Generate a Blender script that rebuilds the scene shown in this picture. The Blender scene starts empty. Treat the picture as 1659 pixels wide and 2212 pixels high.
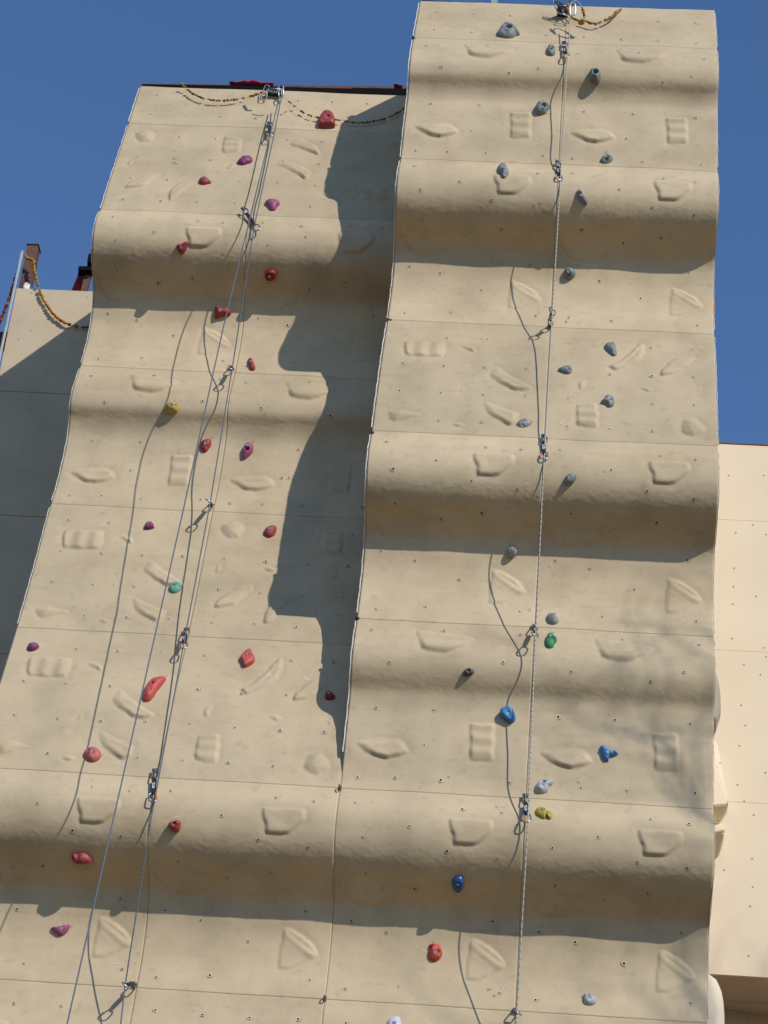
import bpy, bmesh, math, random
import numpy as np
from mathutils import Vector, Matrix
random.seed(7); rng = np.random.default_rng(7)
S = bpy.context.scene
COL = S.collection

# ------------------------------------------------------------------ camera
CX, CY, F = 829.5, 1106.0, 5200.0          # measured on a 1659 x 2212 view of the photograph
def _axes():
    Z = np.array([1585-CX, CY+7000, -F]); Z /= np.linalg.norm(Z)
    H = -np.array([-74000-CX, CY+2450, -F]); H = H-H.dot(Z)*Z; H /= np.linalg.norm(H)
    return np.array([H, np.cross(Z, H), Z])
RM = _axes()
CAM = np.array([1.31594056, -14.4, 1.6])
cd = bpy.data.cameras.new('camera'); cam = bpy.data.objects.new('camera', cd); COL.objects.link(cam)
cd.sensor_fit = 'HORIZONTAL'; cd.sensor_width = 36; cd.lens = 36*F/1659; cd.clip_start = .1; cd.clip_end = 3000
M4 = Matrix([list(RM[0])+[CAM[0]], list(RM[1])+[CAM[1]], list(RM[2])+[CAM[2]], [0, 0, 0, 1]])
cam.matrix_world = M4; S.camera = cam
# ------------------------------------------------------------------ light
SUNDIR = np.array([.80, -1.0, .85]); SUNDIR /= np.linalg.norm(SUNDIR)      # towards the sun
w = bpy.data.worlds.new('World'); S.world = w; w.use_nodes = True
nt = w.node_tree; bg = nt.nodes['Background']
sky = nt.nodes.new('ShaderNodeTexSky'); sky.sky_type = 'NISHITA'; sky.sun_disc = False
sky.sun_elevation = math.asin(SUNDIR[2]); sky.sun_rotation = math.atan2(SUNDIR[0], SUNDIR[1])
sky.altitude = 1500; sky.air_density = 1.2; sky.dust_density = 0; sky.ozone_density = 8.0
bg.inputs[1].default_value = .142
nt.links.new(sky.outputs[0], bg.inputs[0])
sl = bpy.data.lights.new('sun', 'SUN'); sl.energy = 3.42; sl.angle = math.radians(.53); sl.color = (1, .97, .945)
so = bpy.data.objects.new('sun', sl); COL.objects.link(so)
so.rotation_euler = Vector(SUNDIR).to_track_quat('Z', 'Y').to_euler()
S.view_settings.view_transform = 'Standard'; S.view_settings.look = 'None'
S.view_settings.exposure = 0; S.view_settings.gamma = 1
S.render.resolution_x = 768; S.render.resolution_y = 1024

# ------------------------------------------------------------------ helpers
OFF = {1: (0, 0), 2: (829.5, 0), 3: (0, 553), 4: (829.5, 553), 5: (0, 1106), 6: (829.5, 1106), 7: (0, 1659), 8: (829.5, 1659), 9: (1097.2, 1261.8)}
def q(c, x, y): return (OFF[c][0]+x/2, OFF[c][1]+y/2)
def ray(x, y):
    d = RM @ np.array([x-CX, CY-y, -F]); return d/np.linalg.norm(d)
def hitY(x, y, Y):
    d = ray(x, y); return CAM+d*(Y-CAM[1])/d[1]
PR = [(16.145,.30),(15.9,.20),(15.62,.085),(15.45,.02),(15.3,-.045),(15.15,-.09),(15.04,-.10),(14.96,-.08),(14.89,-.03),(14.81,.0),(14.65,-.01),(14.4,-.045),(14.05,-.08),(13.9,-.13),(13.75,-.14),(13.62,-.10),(13.52,-.02),(13.42,.09),(13.32,.19),(13.2,.255),(13.05,.275),(12.9,.25),(12.67,.165),(12.28,.01),(12.0,-.07),(11.66,-.16),(11.36,-.235),(11.2,-.29),(11.06,-.285),(10.95,-.225),(10.85,-.12),(10.75,-.0),(10.66,.075),(10.55,.12),(10.4,.135),(10.2,.115),(9.94,.03),(9.8,-.02),(9.66,-.06),(9.57,-.055),(9.49,-.02),(9.42,.03),(9.33,.055),(9.15,.05),(9.0,.035),(8.63,.0),(8.48,-.05),(8.34,-.055),(8.22,-.0),(8.12,.09),(8.04,.2),(7.96,.30),(7.85,.37),(7.7,.41),(7.5,.41),(7.25,.36),(6.6,.17),(5.95,.0),(4.6,.06),(3.2,-.03),(1.8,.03),(0,.0)]
PL = [(15.925,1.225),(15.36,1.05),(14.845,.885),(14.325,.71),(14.04,.625),(13.91,.57),(13.78,.545),(13.66,.555),(13.56,.605),(13.48,.685),(13.39,.785),(13.31,.885),(13.21,.96),(13.06,.98),(12.86,.955),(12.66,.905),(12.49,.84),(12.36,.797),(12.26,.785),(12.18,.80),(12.11,.85),(12.03,.885),(11.86,.895),(11.66,.872),(11.47,.835),(11.26,.765),(10.59,.60),(10.01,.435),(9.44,.245),(9.0,.105),(8.8,.04),(8.63,.0)]
PL += [p for p in PR if p[0] < 8.6]
_ST = [(.07,-.045),(.14,-.095),(.23,-.14),(.32,-.158),(.39,-.155),(.45,-.135),(.50,-.10),(.54,-.055),(.58,.01),(.62,.08),(.665,.135),(.72,.16),(.80,.172),(.88,.175),(1.0,.155),(1.15,.105),(1.28,.045)]
def _stamp(P, z0, z1):
    """put the deep ripple's section between two seams"""
    a = np.array(P)[::-1]; y0, y1 = np.interp([z0, z1], a[:, 0], a[:, 1]); k = (z0-z1)/1.38
    mid = [(z0-d*k, y0+(y1-y0)*d/1.38+e) for d, e in _ST]
    return [p for p in P if p[0] >= z0-1e-6]+mid+[p for p in P if p[0] <= z1+1e-6]
for z0, z1 in ((14.05, 12.67), (11.36, 9.94), (8.63, 7.25)): PR = _stamp(PR, z0, z1)
PL = _stamp(PL, 14.04, 12.66); PL = _stamp(PL, 8.63, 7.25)
class Prof:
    def __init__(s, P):
        a = np.array(P)[::-1]; z, y = a[:, 0], a[:, 1]; m = np.gradient(y, z)
        t = np.arange(z[0], z[-1]+1e-6, .005)
        i = np.clip(np.searchsorted(z, t)-1, 0, len(z)-2); h = z[i+1]-z[i]; u = (t-z[i])/h
        Y = (2*u**3-3*u**2+1)*y[i]+(u**3-2*u**2+u)*h*m[i]+(-2*u**3+3*u**2)*y[i+1]+(u**3-u**2)*h*m[i+1]
        k = np.ones(7)/7; Yp = np.pad(Y, 3, mode='reflect', reflect_type='odd'); Y = np.convolve(Yp, k, 'valid')
        s.z, s.y = t[::-1], Y[::-1]                                     # going down
        s.s = np.concatenate([[0], np.cumsum(np.hypot(np.diff(s.z), np.diff(s.y)))])
        s.ty = np.gradient(s.y, s.s); s.tz = np.gradient(s.z, s.s); s.ztop = s.z[0]
    def Y(s, z): return np.interp(z, s.z[::-1], s.y[::-1])
    def S(s, z): return np.interp(z, s.z[::-1], s.s[::-1])
    def at(s, t):
        return np.interp(t, s.s, s.y), np.interp(t, s.s, s.z), np.interp(t, s.s, s.tz), -np.interp(t, s.s, s.ty)
    def surf(s, x, y):
        d = ray(x, y); ts = np.arange(12, 26, .02); P = CAM+ts[:, None]*d
        g = P[:, 1]-s.Y(P[:, 2]); g[P[:, 2] > s.ztop+.3] = -1; i = np.where(g > 0)[0]
        if not len(i): return None
        a, b = ts[max(i[0]-1, 0)], ts[i[0]]
        for _ in range(24):
            m = (a+b)/2; p = CAM+m*d
            if p[1]-s.Y(p[2]) > 0: b = m
            else: a = m
        return CAM+b*d
    def nrm(s, z):
        t = s.S(z); _, _, ny, nz = s.at(t); n = np.array([0, ny, nz]); return n/np.linalg.norm(n)
R, L = Prof(PR), Prof(PL)

def mesh_obj(name, v, f, mats, parent=None, smooth=False, mi=None, loc=None):
    me = bpy.data.meshes.new(name)
    v = np.asarray(v, float)
    if loc is not None: v = v-np.asarray(loc)
    me.from_pydata(v.tolist(), [], f if isinstance(f, list) else f.tolist())
    if not isinstance(mats, (list, tuple)): mats = [mats]
    for m in mats: me.materials.append(m)
    if mi is not None: me.polygons.foreach_set('material_index', np.asarray(mi, np.int32))
    if smooth: me.polygons.foreach_set('use_smooth', np.ones(len(me.polygons), bool))
    me.update()
    o = bpy.data.objects.new(name, me); COL.objects.link(o)
    if loc is not None: o.location = [float(c) for c in loc]
    if parent is not None: o.parent = parent
    return o
def thing(name, label, cat, loc=(0, 0, 0), group=None):
    o = bpy.data.objects.new(name, None); COL.objects.link(o); o.location = [float(c) for c in loc]
    o.empty_display_size = .1; tag(o, label, cat, group); return o
def tag(o, label, cat, group=None):
    o['label'] = label; o['category'] = cat
    if group: o['group'] = group
def struct(o): o['kind'] = 'structure'; return o
class MB:
    """collects pieces into one mesh; build() links it relative to a parent placed at loc"""
    def __init__(s): s.v = []; s.f = []; s.m = []; s.n = 0; s.sm = []
    def add(s, v, f, m=0, sm=False):
        s.v += [tuple(float(c) for c in p) for p in v]; s.f += [tuple(int(i)+s.n for i in q_) for q_ in f]
        s.m += [m]*len(f); s.sm += [sm]*len(f); s.n = len(s.v)
    def box(s, lo, hi, m=0):
        x0, y0, z0 = lo; x1, y1, z1 = hi
        v = [(x0,y0,z0),(x1,y0,z0),(x1,y1,z0),(x0,y1,z0),(x0,y0,z1),(x1,y0,z1),(x1,y1,z1),(x0,y1,z1)]
        s.add(v, [(0,3,2,1),(4,5,6,7),(0,1,5,4),(1,2,6,5),(2,3,7,6),(3,0,4,7)], m)
    def obox(s, c, a, b, n, m=0):
        """box from centre and three half vectors"""
        c, a, b, n = [np.asarray(k, float) for k in (c, a, b, n)]
        v = [c+i*a+j*b+k*n for k in (-1, 1) for (i, j) in ((-1,-1),(1,-1),(1,1),(-1,1))]
        s.add(v, [(0,3,2,1),(4,5,6,7),(0,1,5,4),(1,2,6,5),(2,3,7,6),(3,0,4,7)], m)
    def tube(s, P, r, k=8, closed=False, m=0):
        P = [np.asarray(p, float) for p in P]; n = len(P)
        rr = r if hasattr(r, '__len__') else [r]*n
        T = []
        for i in range(n):
            a = P[(i-1) % n] if (closed or i > 0) else P[i]; b = P[(i+1) % n] if (closed or i < n-1) else P[i]
            t = b-a; T.append(t/(np.linalg.norm(t)+1e-12))
        u = np.cross(T[0], [0.3, .9, .2]); u /= np.linalg.norm(u); v = []
        for i in range(n):
            u = u-u.dot(T[i])*T[i]; u /= np.linalg.norm(u); w_ = np.cross(T[i], u)
            for j in range(k):
                a = 2*math.pi*j/k; v.append(P[i]+rr[i]*(math.cos(a)*u+math.sin(a)*w_))
        f = []
        for i in range(n if closed else n-1):
            i2 = (i+1) % n
            for j in range(k): f.append((i*k+j, i*k+(j+1) % k, i2*k+(j+1) % k, i2*k+j))
        if not closed: f.append(tuple(range(k))[::-1]); f.append(tuple((n-1)*k+j for j in range(k)))
        s.add(v, f, m, True)
    def disc(s, c, n, r0, r1, k=10, m=0, sq=1):
        c = np.asarray(c, float); n = np.asarray(n, float); u = np.cross(n, [0, .1, 1.0]); u /= np.linalg.norm(u); w_ = np.cross(n, u)
        ring = lambda r: [c+r*(math.cos(2*math.pi*j/k)*u+math.sin(2*math.pi*j/k)*w_) for j in range(k)]
        if r0 <= 0: s.add(ring(r1), [tuple(range(k))], m)
        else: s.add(ring(r0)+ring(r1), [(j, k+j, k+(j+1) % k, (j+1) % k) for j in range(k)], m)
    def blob(s, c, r, m=0, seed=0, flat=(1, 1, 1)):
        v = []; f = []; nu, nv = 7, 5; rr = random.Random(seed)
        v.append((0, 0, 1));
        for i in range(1, nv):
            th = math.pi*i/nv
            for j in range(nu):
                ph = 2*math.pi*j/nu; k = 1+rr.uniform(-.22, .22); v.append((k*math.sin(th)*math.cos(ph), k*math.sin(th)*math.sin(ph), k*math.cos(th)))
        v.append((0, 0, -1)); e = len(v)-1
        for j in range(nu): f.append((0, 1+j, 1+(j+1) % nu)); f.append((e, e-nu+(j+1) % nu, e-nu+j))
        for i in range(nv-2):
            for j in range(nu): f.append((1+i*nu+j, 1+(i+1)*nu+j, 1+(i+1)*nu+(j+1) % nu, 1+i*nu+(j+1) % nu))
        s.add([np.asarray(c)+r*np.array(p)*np.array(flat) for p in v], f, m, True)
    def build(s, name, mats, parent=None, loc=None):
        o = mesh_obj(name, s.v, s.f, mats, parent, False, s.m, loc)
        o.data.polygons.foreach_set('use_smooth', np.array(s.sm, bool))
        if parent is not None: o.location = (0, 0, 0)
        return o

# ------------------------------------------------------------------ materials
def mat(name, col, rough=.6, metal=0., noise=None, bump=None, spec=.5, objcol=False, dirt=None, cells=None):
    m = bpy.data.materials.new(name); m.use_nodes = True; t = m.node_tree; b = t.nodes['Principled BSDF']
    b.inputs['Roughness'].default_value = rough; b.inputs['Metallic'].default_value = metal
    b.inputs['Specular IOR Level'].default_value = spec
    N = t.nodes.new; LK = t.links.new
    tc = N('ShaderNodeTexCoord'); vec = tc.outputs['Object']
    if objcol:
        oi = N('ShaderNodeObjectInfo'); cur = oi.outputs['Color']
    else:
        rgb = N('ShaderNodeRGB'); rgb.outputs[0].default_value = (*col, 1); cur = rgb.outputs[0]
    def layer(cur, scale, detail, lo, hi, col2, fac, stretch=None, kind='ShaderNodeTexNoise'):
        v = vec
        if stretch:
            mp = N('ShaderNodeMapping'); mp.inputs['Scale'].default_value = stretch; LK(vec, mp.inputs[0]); v = mp.outputs[0]
        n = N(kind); n.inputs['Scale'].default_value = scale; LK(v, n.inputs['Vector'])
        if kind == 'ShaderNodeTexNoise': n.inputs['Detail'].default_value = detail
        r = N('ShaderNodeMapRange'); r.inputs['From Min'].default_value = lo; r.inputs['From Max'].default_value = hi
        LK(n.outputs[0], r.inputs[0]); mu = N('ShaderNodeMath'); mu.operation = 'MULTIPLY'; mu.inputs[1].default_value = fac; LK(r.outputs[0], mu.inputs[0])
        mx = N('ShaderNodeMix'); mx.data_type = 'RGBA'; mx.blend_type = 'MULTIPLY'; mx.inputs['B'].default_value = (*col2, 1)
        LK(mu.outputs[0], mx.inputs['Factor']); LK(cur, mx.inputs['A']); return mx.outputs['Result']
    for a in (noise or []): cur = layer(cur, *a)
    LK(cur, b.inputs['Base Color'])
    last = None
    for (sc, st, dist, stretch, det) in (bump or []):
        mp = N('ShaderNodeMapping'); mp.inputs['Scale'].default_value = stretch; LK(vec, mp.inputs[0])
        n = N('ShaderNodeTexNoise'); n.inputs['Scale'].default_value = sc; n.inputs['Detail'].default_value = det; LK(mp.outputs[0], n.inputs['Vector'])
        bp = N('ShaderNodeBump'); bp.inputs['Strength'].default_value = st; bp.inputs['Distance'].default_value = dist; LK(n.outputs[0], bp.inputs['Height'])
        if last: LK(last, bp.inputs['Normal'])
        last = bp.outputs[0]
    if last: LK(last, b.inputs['Normal'])
    return m
WALLBUMP = [(300, .5, .0006, (1, 1, 1), 3), (2.2, .35, .008, (1, 1, 1), 3), (9, .4, .0022, (.6, 1, 1.3), 4), (55, .35, .0009, (.5, 1, 1), 3), (140, .3, .0006, (.2, 1, 1), 2)]
WALLNOISE = [(1.1, 4, .40, .72, (.87, .87, .87), 1), (3.2, 7, .44, .72, (.82, .81, .80), .85), (14, 5, .52, .8, (.93, .92, .90), .8),
             (17, 8, .58, .74, (.83, .82, .81), .7, (.9, 1, 1)), (1.4, 6, .52, .8, (.90, .90, .90), .6, (3.2, 1, .45)), (70, 4, .60, .75, (.88, .87, .86), .8),
             (2.0, 5, .60, .78, (.84, .76, .64), .5, (.25, 1, 1.6)), (5, 5, .60, .8, (.88, .87, .86), .8, (.35, 1, 3))]
m_wall = mat('textured_wall_paint', (.6, .5, .36), .72, objcol=True, noise=WALLNOISE, bump=WALLBUMP, spec=.28)
m_side = mat('side_board', (.58, .46, .33), .7, noise=[(3, 5, .4, .8, (.8, .78, .74), 1)], spec=.3)
m_cream = mat('smooth_cream_paint', (.76, .63, .435), .7, noise=[(1.2, 4, .4, .8, (.93, .92, .90), 1)], bump=[(3, .3, .006, (1, 1, 1), 2)], spec=.25)
m_dark = mat('dark_gap', (.05, .04, .03), .9)
m_hole = mat('bolt_hole', (.014, .011, .010), .9)
m_ring = mat('washer_ring', (.66, .54, .37), .6)
m_arc = mat('dark_arc', (.20, .165, .12), .8)  # thin dark arc drawn just outside most bolt-hole rings
m_trim = mat('edge_filler', (.72, .64, .52), .6, noise=[(30, 4, .45, .75, (.6, .55, .48), 1)])
m_rust = mat('rusty_steel', (.145, .062, .040), .75, noise=[(12, 5, .4, .75, (.55, .5, .5), 1), (40, 4, .5, .8, (1.3, 1.1, 1.0), .6)])
m_black = mat('black_rubber', (.006, .006, .006), .9, spec=.1)
m_pole = mat('grey_pole', (.36, .38, .35), .5, noise=[(20, 3, .4, .8, (.75, .75, .75), 1)])
m_pink = mat('pink_cloth', (.62, .045, .10), .8, noise=[(9, 4, .3, .8, (.5, .35, .4), 1)], bump=[(14, .5, .01, (1, 1, 1), 3)])
m_ground = mat('ground', (.10, .058, .026), .9, noise=[(.3, 5, .35, .75, (.8, .78, .72), 1), (6, 5, .4, .7, (.85, .85, .82), 1)], bump=[(8, .5, .02, (1, 1, 1), 5)])
m_alu = mat('aluminium', (.42, .46, .51), .35, 1.0)
m_steel = mat('steel', (.24, .24, .245), .45, 1.0)
m_boltring = mat('bright_bolt', (.55, .56, .56), .4, .6)
m_dsteel = mat('dark_steel', (.035, .037, .045), .45, .4)
m_gate = mat('orange_gate', (.80, .17, .02), .4)
m_sling = mat('black_sling', (.010, .010, .012), .85)
m_white = mat('white_print', (.72, .72, .72), .7)
m_dry = mat('dried_marigold', (.16, .085, .02), .9)
m_ylw = mat('marigold', (.58, .34, .03), .85, noise=[(60, 2, .35, .65, (.25, .2, .25), 1)])
m_org = mat('orange_marigold', (.72, .17, .02), .85, noise=[(60, 2, .35, .65, (.5, .3, .3), 1)])
m_red = mat('red_blossom', (.26, .03, .02), .85, noise=[(60, 2, .35, .65, (.5, .3, .3), 1)])
m_string = mat('string', (.35, .30, .22), .9)
m_bark = mat('bark', (.12, .09, .07), .9)
m_chalk = mat('chalk', (.80, .78, .74), .9)
m_ink = mat('ink', (.05, .045, .05), .8)
m_redink = mat('red_paint', (.30, .05, .03), .8)
def rope_mat(name, c1, c2, sc, thr):
    m = bpy.data.materials.new(name); m.use_nodes = True; t = m.node_tree; b = t.nodes['Principled BSDF']; b.inputs['Roughness'].default_value = .85
    tc = t.nodes.new('ShaderNodeTexCoord'); wv = t.nodes.new('ShaderNodeTexWave'); wv.bands_direction = 'DIAGONAL'; wv.inputs['Scale'].default_value = sc; wv.inputs['Distortion'].default_value = .6
    t.links.new(tc.outputs['Object'], wv.inputs['Vector'])
    cr = t.nodes.new('ShaderNodeValToRGB'); cr.color_ramp.elements[0].position = thr; cr.color_ramp.elements[0].color = (*c2, 1); cr.color_ramp.elements[1].position = thr+.06; cr.color_ramp.elements[1].color = (*c1, 1)
    t.links.new(wv.outputs[0], cr.inputs[0]); t.links.new(cr.outputs[0], b.inputs['Base Color']); return m
m_rope1 = rope_mat('white_flecked_rope', (.47, .44, .36), (.12, .12, .10), 17, .06)
m_rope2 = rope_mat('blue_grey_rope', (.13, .15, .19), (.065, .08, .11), 26, .25)

# ------------------------------------------------------------------ the ground
gm = MB(); gm.add([(-600, -600, 0), (600, -600, 0), (600, 600, 0), (-600, 600, 0)], [(0, 1, 2, 3)])
struct(gm.build('ground', m_ground))

# ------------------------------------------------------------------ relief mouldings (traced on one panel of each kind, then repeated)
PW = 1.231
def seams(prof, px):
    return [prof.ztop]+[float(prof.surf(*p)[2]) for p in px]
ZR = seams(R, [(896, 82.5), (870, 343.5), (842, 692), (829.5, 931.5), (829.5, 1338.5), (829.5, 1707.5), (829.5, 2166.5)])
ZL = seams(L, [(300, 267), (225, 452), (185, 790.5), (120, 1089), (40, 1355), (100, 1666), (10, 2116)])
ZR += [5.85, 4.5, 3.1, 1.6, 0]; ZL += [5.85, 4.5, 3.1, 1.6, 0]
print('ZR', [round(z, 2) for z in ZR]); print('ZL', [round(z, 2) for z in ZL])
def local(prof, Z, x0, row, p):
    P = prof.surf(*p); s0, s1 = prof.S(Z[row]), prof.S(Z[row+1])
    return (P[0]-x0, (prof.S(P[2])-s0)/(s1-s0))
def tr(prof, Z, x0, row, c, pts): return [local(prof, Z, x0, row, q(c, *p)) for p in pts]
REL = {
 'M': [('lens', .025, .035, tr(R, ZR, PW, 5, 9, [(382,238),(487,247),(612,270),(629,281),(591,306),(518,332),(456,326),(413,313),(397,282)])),
       ('wedge', .034, .022, tr(R, ZR, PW, 5, 9, [(143,731),(171,717),(238,711),(311,713),(347,731),(363,767),(332,783),(275,795),(223,784),(181,762)])),
       ('block', .020, .022, tr(R, ZR, PW, 5, 9, [(630,648),(680,648),(729,651),(732,730),(734,804),(680,803),(638,800),(634,720)]))],
 'S': [('plate', .018, .026, tr(R, ZR, 0, 4, 4, [(388,852),(545,858),(562,870),(556,895),(522,925),(490,945),(410,944),(400,900)])),
       ('lens', .009, .045, tr(L, ZL, -PW, 6, 7, [(660,440),(905,478),(898,518),(800,548),(715,520)])),
       ('fan', .018, .034, tr(R, ZR, 0, 4, 6, [(475,250),(520,262),(575,300),(608,345),(560,370),(500,393),(455,390),(460,330),(465,290)]))],
 'F1': [('block', .018, .022, tr(R, ZR, 0, 3, 4, [(95,370),(257,374),(252,430),(100,424)])),
        ('wedge', .020, .014, tr(R, ZR, 0, 3, 4, [(333,387),(360,384),(391,400),(387,410),(350,396)])),
        ('wedge', .030, .022, tr(R, ZR, 0, 3, 4, [(485,480),(535,510),(595,545),(635,568),(600,580),(555,573),(510,550),(470,525),(460,510)])),
        ('wedge', .030, .022, tr(R, ZR, 0, 3, 4, [(434,626),(480,645),(530,665),(577,680),(570,715),(545,728),(500,708),(455,680),(437,650)])),
        ('dome', .024, .05, tr(R, ZR, 0, 3, 4, [(25,675),(70,666),(112,676),(158,688),(100,702),(55,712),(30,700)])),
        ('wedge', .016, .014, tr(R, ZR, 0, 3, 4, [(298,726),(320,720),(350,729),(325,735)])),
        ('wedge', .012, .014, tr(R, ZR, 0, 3, 4, [(342,560),(350,576),(333,586)]))],
 'F2': [('plate', .020, .022, tr(R, ZR, PW, 3, 4, [(1105,378),(1121,383),(1120,420),(1092,455),(1040,482),(1000,492),(975,477),(1020,455),(1070,415)])),
        ('wedge', .024, .022, tr(R, ZR, PW, 3, 4, [(1203,490),(1260,440),(1342,432),(1337,452),(1300,482),(1250,507),(1200,514)])),
        ('block', .020, .022, tr(R, ZR, PW, 3, 4, [(835,645),(915,640),(922,738),(838,728)])),
        ('dome', .026, .05, tr(R, ZR, PW, 3, 4, [(1300,708),(1342,705),(1375,735),(1382,760),(1340,780),(1295,765),(1288,735)])),
        ('wedge', .016, .014, tr(R, ZR, PW, 3, 4, [(1105,571),(1135,568),(1162,580),(1138,585)])),
        ('wedge', .016, .016, tr(R, ZR, PW, 3, 4, [(843,548),(872,536),(858,572),(844,572)])),
        ('wedge', .014, .014, tr(R, ZR, PW, 3, 4, [(1357,570),(1371,567),(1361,602)]))],
}
def vnoise(x, y, sc, seed):
    x = x*sc+seed*17.3; y = y*sc+seed*7.1; xi = np.floor(x).astype(int); yi = np.floor(y).astype(int); fx = x-xi; fy = y-yi
    def hsh(a, b):
        n = (a*374761393+b*668265263+seed*2147483) & 0x7fffffff; n = (n ^ (n >> 13))*1274126177 & 0x7fffffff
        return (n ^ (n >> 16)) % 10007/10007.
    fx = fx*fx*(3-2*fx); fy = fy*fy*(3-2*fy)
    return (hsh(xi, yi)*(1-fx)+hsh(xi+1, yi)*fx)*(1-fy)+(hsh(xi, yi+1)*(1-fx)+hsh(xi+1, yi+1)*fx)*fy-.5
def sdist(px, py, poly):
    P = np.array(poly); d = np.full(px.shape, 1e9); ins = np.zeros(px.shape, bool); n = len(P)
    for i in range(n):
        a, b = P[i], P[(i+1) % n]; e = b-a; t = np.clip(((px-a[0])*e[0]+(py-a[1])*e[1])/(e@e), 0, 1)
        d = np.minimum(d, np.hypot(px-a[0]-t*e[0], py-a[1]-t*e[1]))
        c = (a[1] > py) != (b[1] > py)
        with np.errstate(divide='ignore', invalid='ignore'):
            xi = (b[0]-a[0])*(py-a[1])/(b[1]-a[1])+a[0]
        ins ^= c & (px < xi)
    return np.where(ins, d, -d)
def ss(x): x = np.clip(x, 0, 1); return x*x*(3-2*x)
def spl(P, n=40):
    """closed Catmull-Rom through the points"""
    P = np.array(P, float); m = len(P); out = []
    for k in range(n):
        t = k*m/n; i = int(t); u = t-i; a, b_, c, d = P[(i-1) % m], P[i % m], P[(i+1) % m], P[(i+2) % m]
        out.append(.5*((2*b_)+(-a+c)*u+(2*a-5*b_+4*c-d)*u*u+(-a+3*b_-3*c+d)*u**3))
    return np.array(out)
def polyres(P, n=40):
    P = np.array(P, float); m = len(P); return np.array([P[int(k*m/n)]*(1-(k*m/n) % 1)+P[(int(k*m/n)+1) % m]*((k*m/n) % 1) for k in range(n)])
def relief(h, X, T, Hs, kind, rot):
    """X: metres from the column's left edge, T: metres from the row's top seam"""
    for ty, H, wd, poly in REL[kind]:
        pl = [((PW-u) if rot else u, (1-v if rot else v)*Hs) for u, v in poly]
        H = H*.82; wd = wd*1.15; a = spl(pl, 60)*.4+polyres(pl, 60)*.6; pl = a; lo = a.min(0)-.09; hi = a.max(0)+.09
        sel = (X > lo[0]) & (X < hi[0]) & (T > lo[1]) & (T < hi[1])
        if not sel.any(): continue
        x, t = X[sel], T[sel]; d = sdist(x, t, pl)+vnoise(x, t, 22, 3)*.010
        lo, hi = a.min(0), a.max(0); qy = np.clip((t-lo[1])/(hi[1]-lo[1]), 0, 1); qx = np.clip((x-lo[0])/(hi[0]-lo[0]), 0, 1)
        e = ss((d+.35*wd)/wd)
        if ty == 'wedge': wv = wd*(2.6-1.9*qy); e = ss((d+.3*wd)/wv); k = H*e*(.15+.75*qy)*(1-.25*ss((d-wd)/(2*wd)))
        elif ty == 'plate': k = .85*H*(e*(1-.5*ss((d-.8*wd)/(1.6*wd))))*(.8+.3*qy)+.007*ss((d-wd)/wd)*vnoise(x, t, 9, 5)
        elif ty == 'fan':
            A_, B_2 = np.array(poly[0]), np.array(poly[3]); fa = lambda p: np.array([(PW-p[0]) if rot else p[0], ((1-p[1]) if rot else p[1])*Hs])
            p0, p1 = fa(A_), fa(B_2); e_ = p1-p0; u_ = np.clip(((x-p0[0])*e_[0]+(t-p0[1])*e_[1])/(e_@e_), -.1, 1); dl = np.hypot(x-p0[0]-u_*e_[0], t-p0[1]-u_*e_[1])
            k = H*e*(.22+.62*np.exp(-((dl-.028)/.024)**2)*(.5+.6*u_)+.22*np.exp(-((dl-.075)/.02)**2)*(1-u_)+.25*ss((qy-.75)/.25)*(1-qx))
        elif ty == 'block':
            big = (hi[1]-lo[1]) > (hi[0]-lo[0]); c = qy if big else qx
            k = H*e*(.66+.36*np.cos(2*math.pi*(c*2.6-.1)))*(.75+.35*qy)
        elif ty == 'lens': k = H*e*(.22+.85*ss((qy-.38)/.35))*(1-.35*ss((qy-.8)/.2))
        else: k = H*ss((d+.02)/(.02+wd))*(.8+.3*qy)
        h[sel] += k-.004*np.exp(-(d/.035)**2)*(d < 0)
    return h

# ------------------------------------------------------------------ bolt holes read off the photograph
HL = {1: "680,408 652,491 804,500 953,505 1105,510 1287,435 1436,440 1585,447 775,591 931,597 1085,600 1240,603 1394,612 1549,619 596,676 751,684 907,690 1221,697 1377,707 1535,711 564,768 722,776 1037,783 1200,790 1360,800 1517,805 533,860 693,868 853,873 1013,877 1340,891 1500,898 486,939 855,953 963,960 1136,960 1302,975 1512,977 665,1001 499,1038 1320,1023 1157,1057 960,1098 1648,988",
      3: "508,62 831,90 683,117 1491,114 1338,141 465,245 589,276 752,341 1116,267 1242,299 1615,261 1410,367 425,446 614,440 963,452 1277,464 1632,481 397,518 669,513 951,530 1063,545 1340,543 451,627 875,623 1127,656 1557,655 1427,687 397,795 608,804 1289,834 1574,849 563,927 1248,959 302,1034 439,1039 609,1049 866,1053 991,1067 1133,1072 1303,1081 1563,1087 1219,957",
      5: "295,36 471,47 818,63 1350,91 1525,98 261,167 437,180 612,189 788,194 969,203 1149,214 1326,227 1504,231 223,302 401,315 580,323 941,335 1123,350 1305,359 1486,365 366,448 546,457 727,461 914,474 1097,485 1281,496 1466,503 327,591 508,601 696,606 882,619 1258,639 1441,646 102,727 287,739 474,749 854,768 1043,782 1236,790 60,878 248,892 437,901 629,905 821,916 1015,932 1210,944 1402,949 207,1044 595,1059 789,1072 986,1085 1180,1097",
      7: "397,82 559,99 736,99 1192,128 1356,145 161,153 957,202 313,267 522,293 1116,310 1330,343 186,424 769,407 1167,448 984,471 521,565 715,613 1320,615 75,608 868,658 1072,749 104,843 529,868 676,903 907,894 1338,918 60,1013 263,1026 671,1048 874,1066 1078,1078 1288,1087"}
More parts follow.
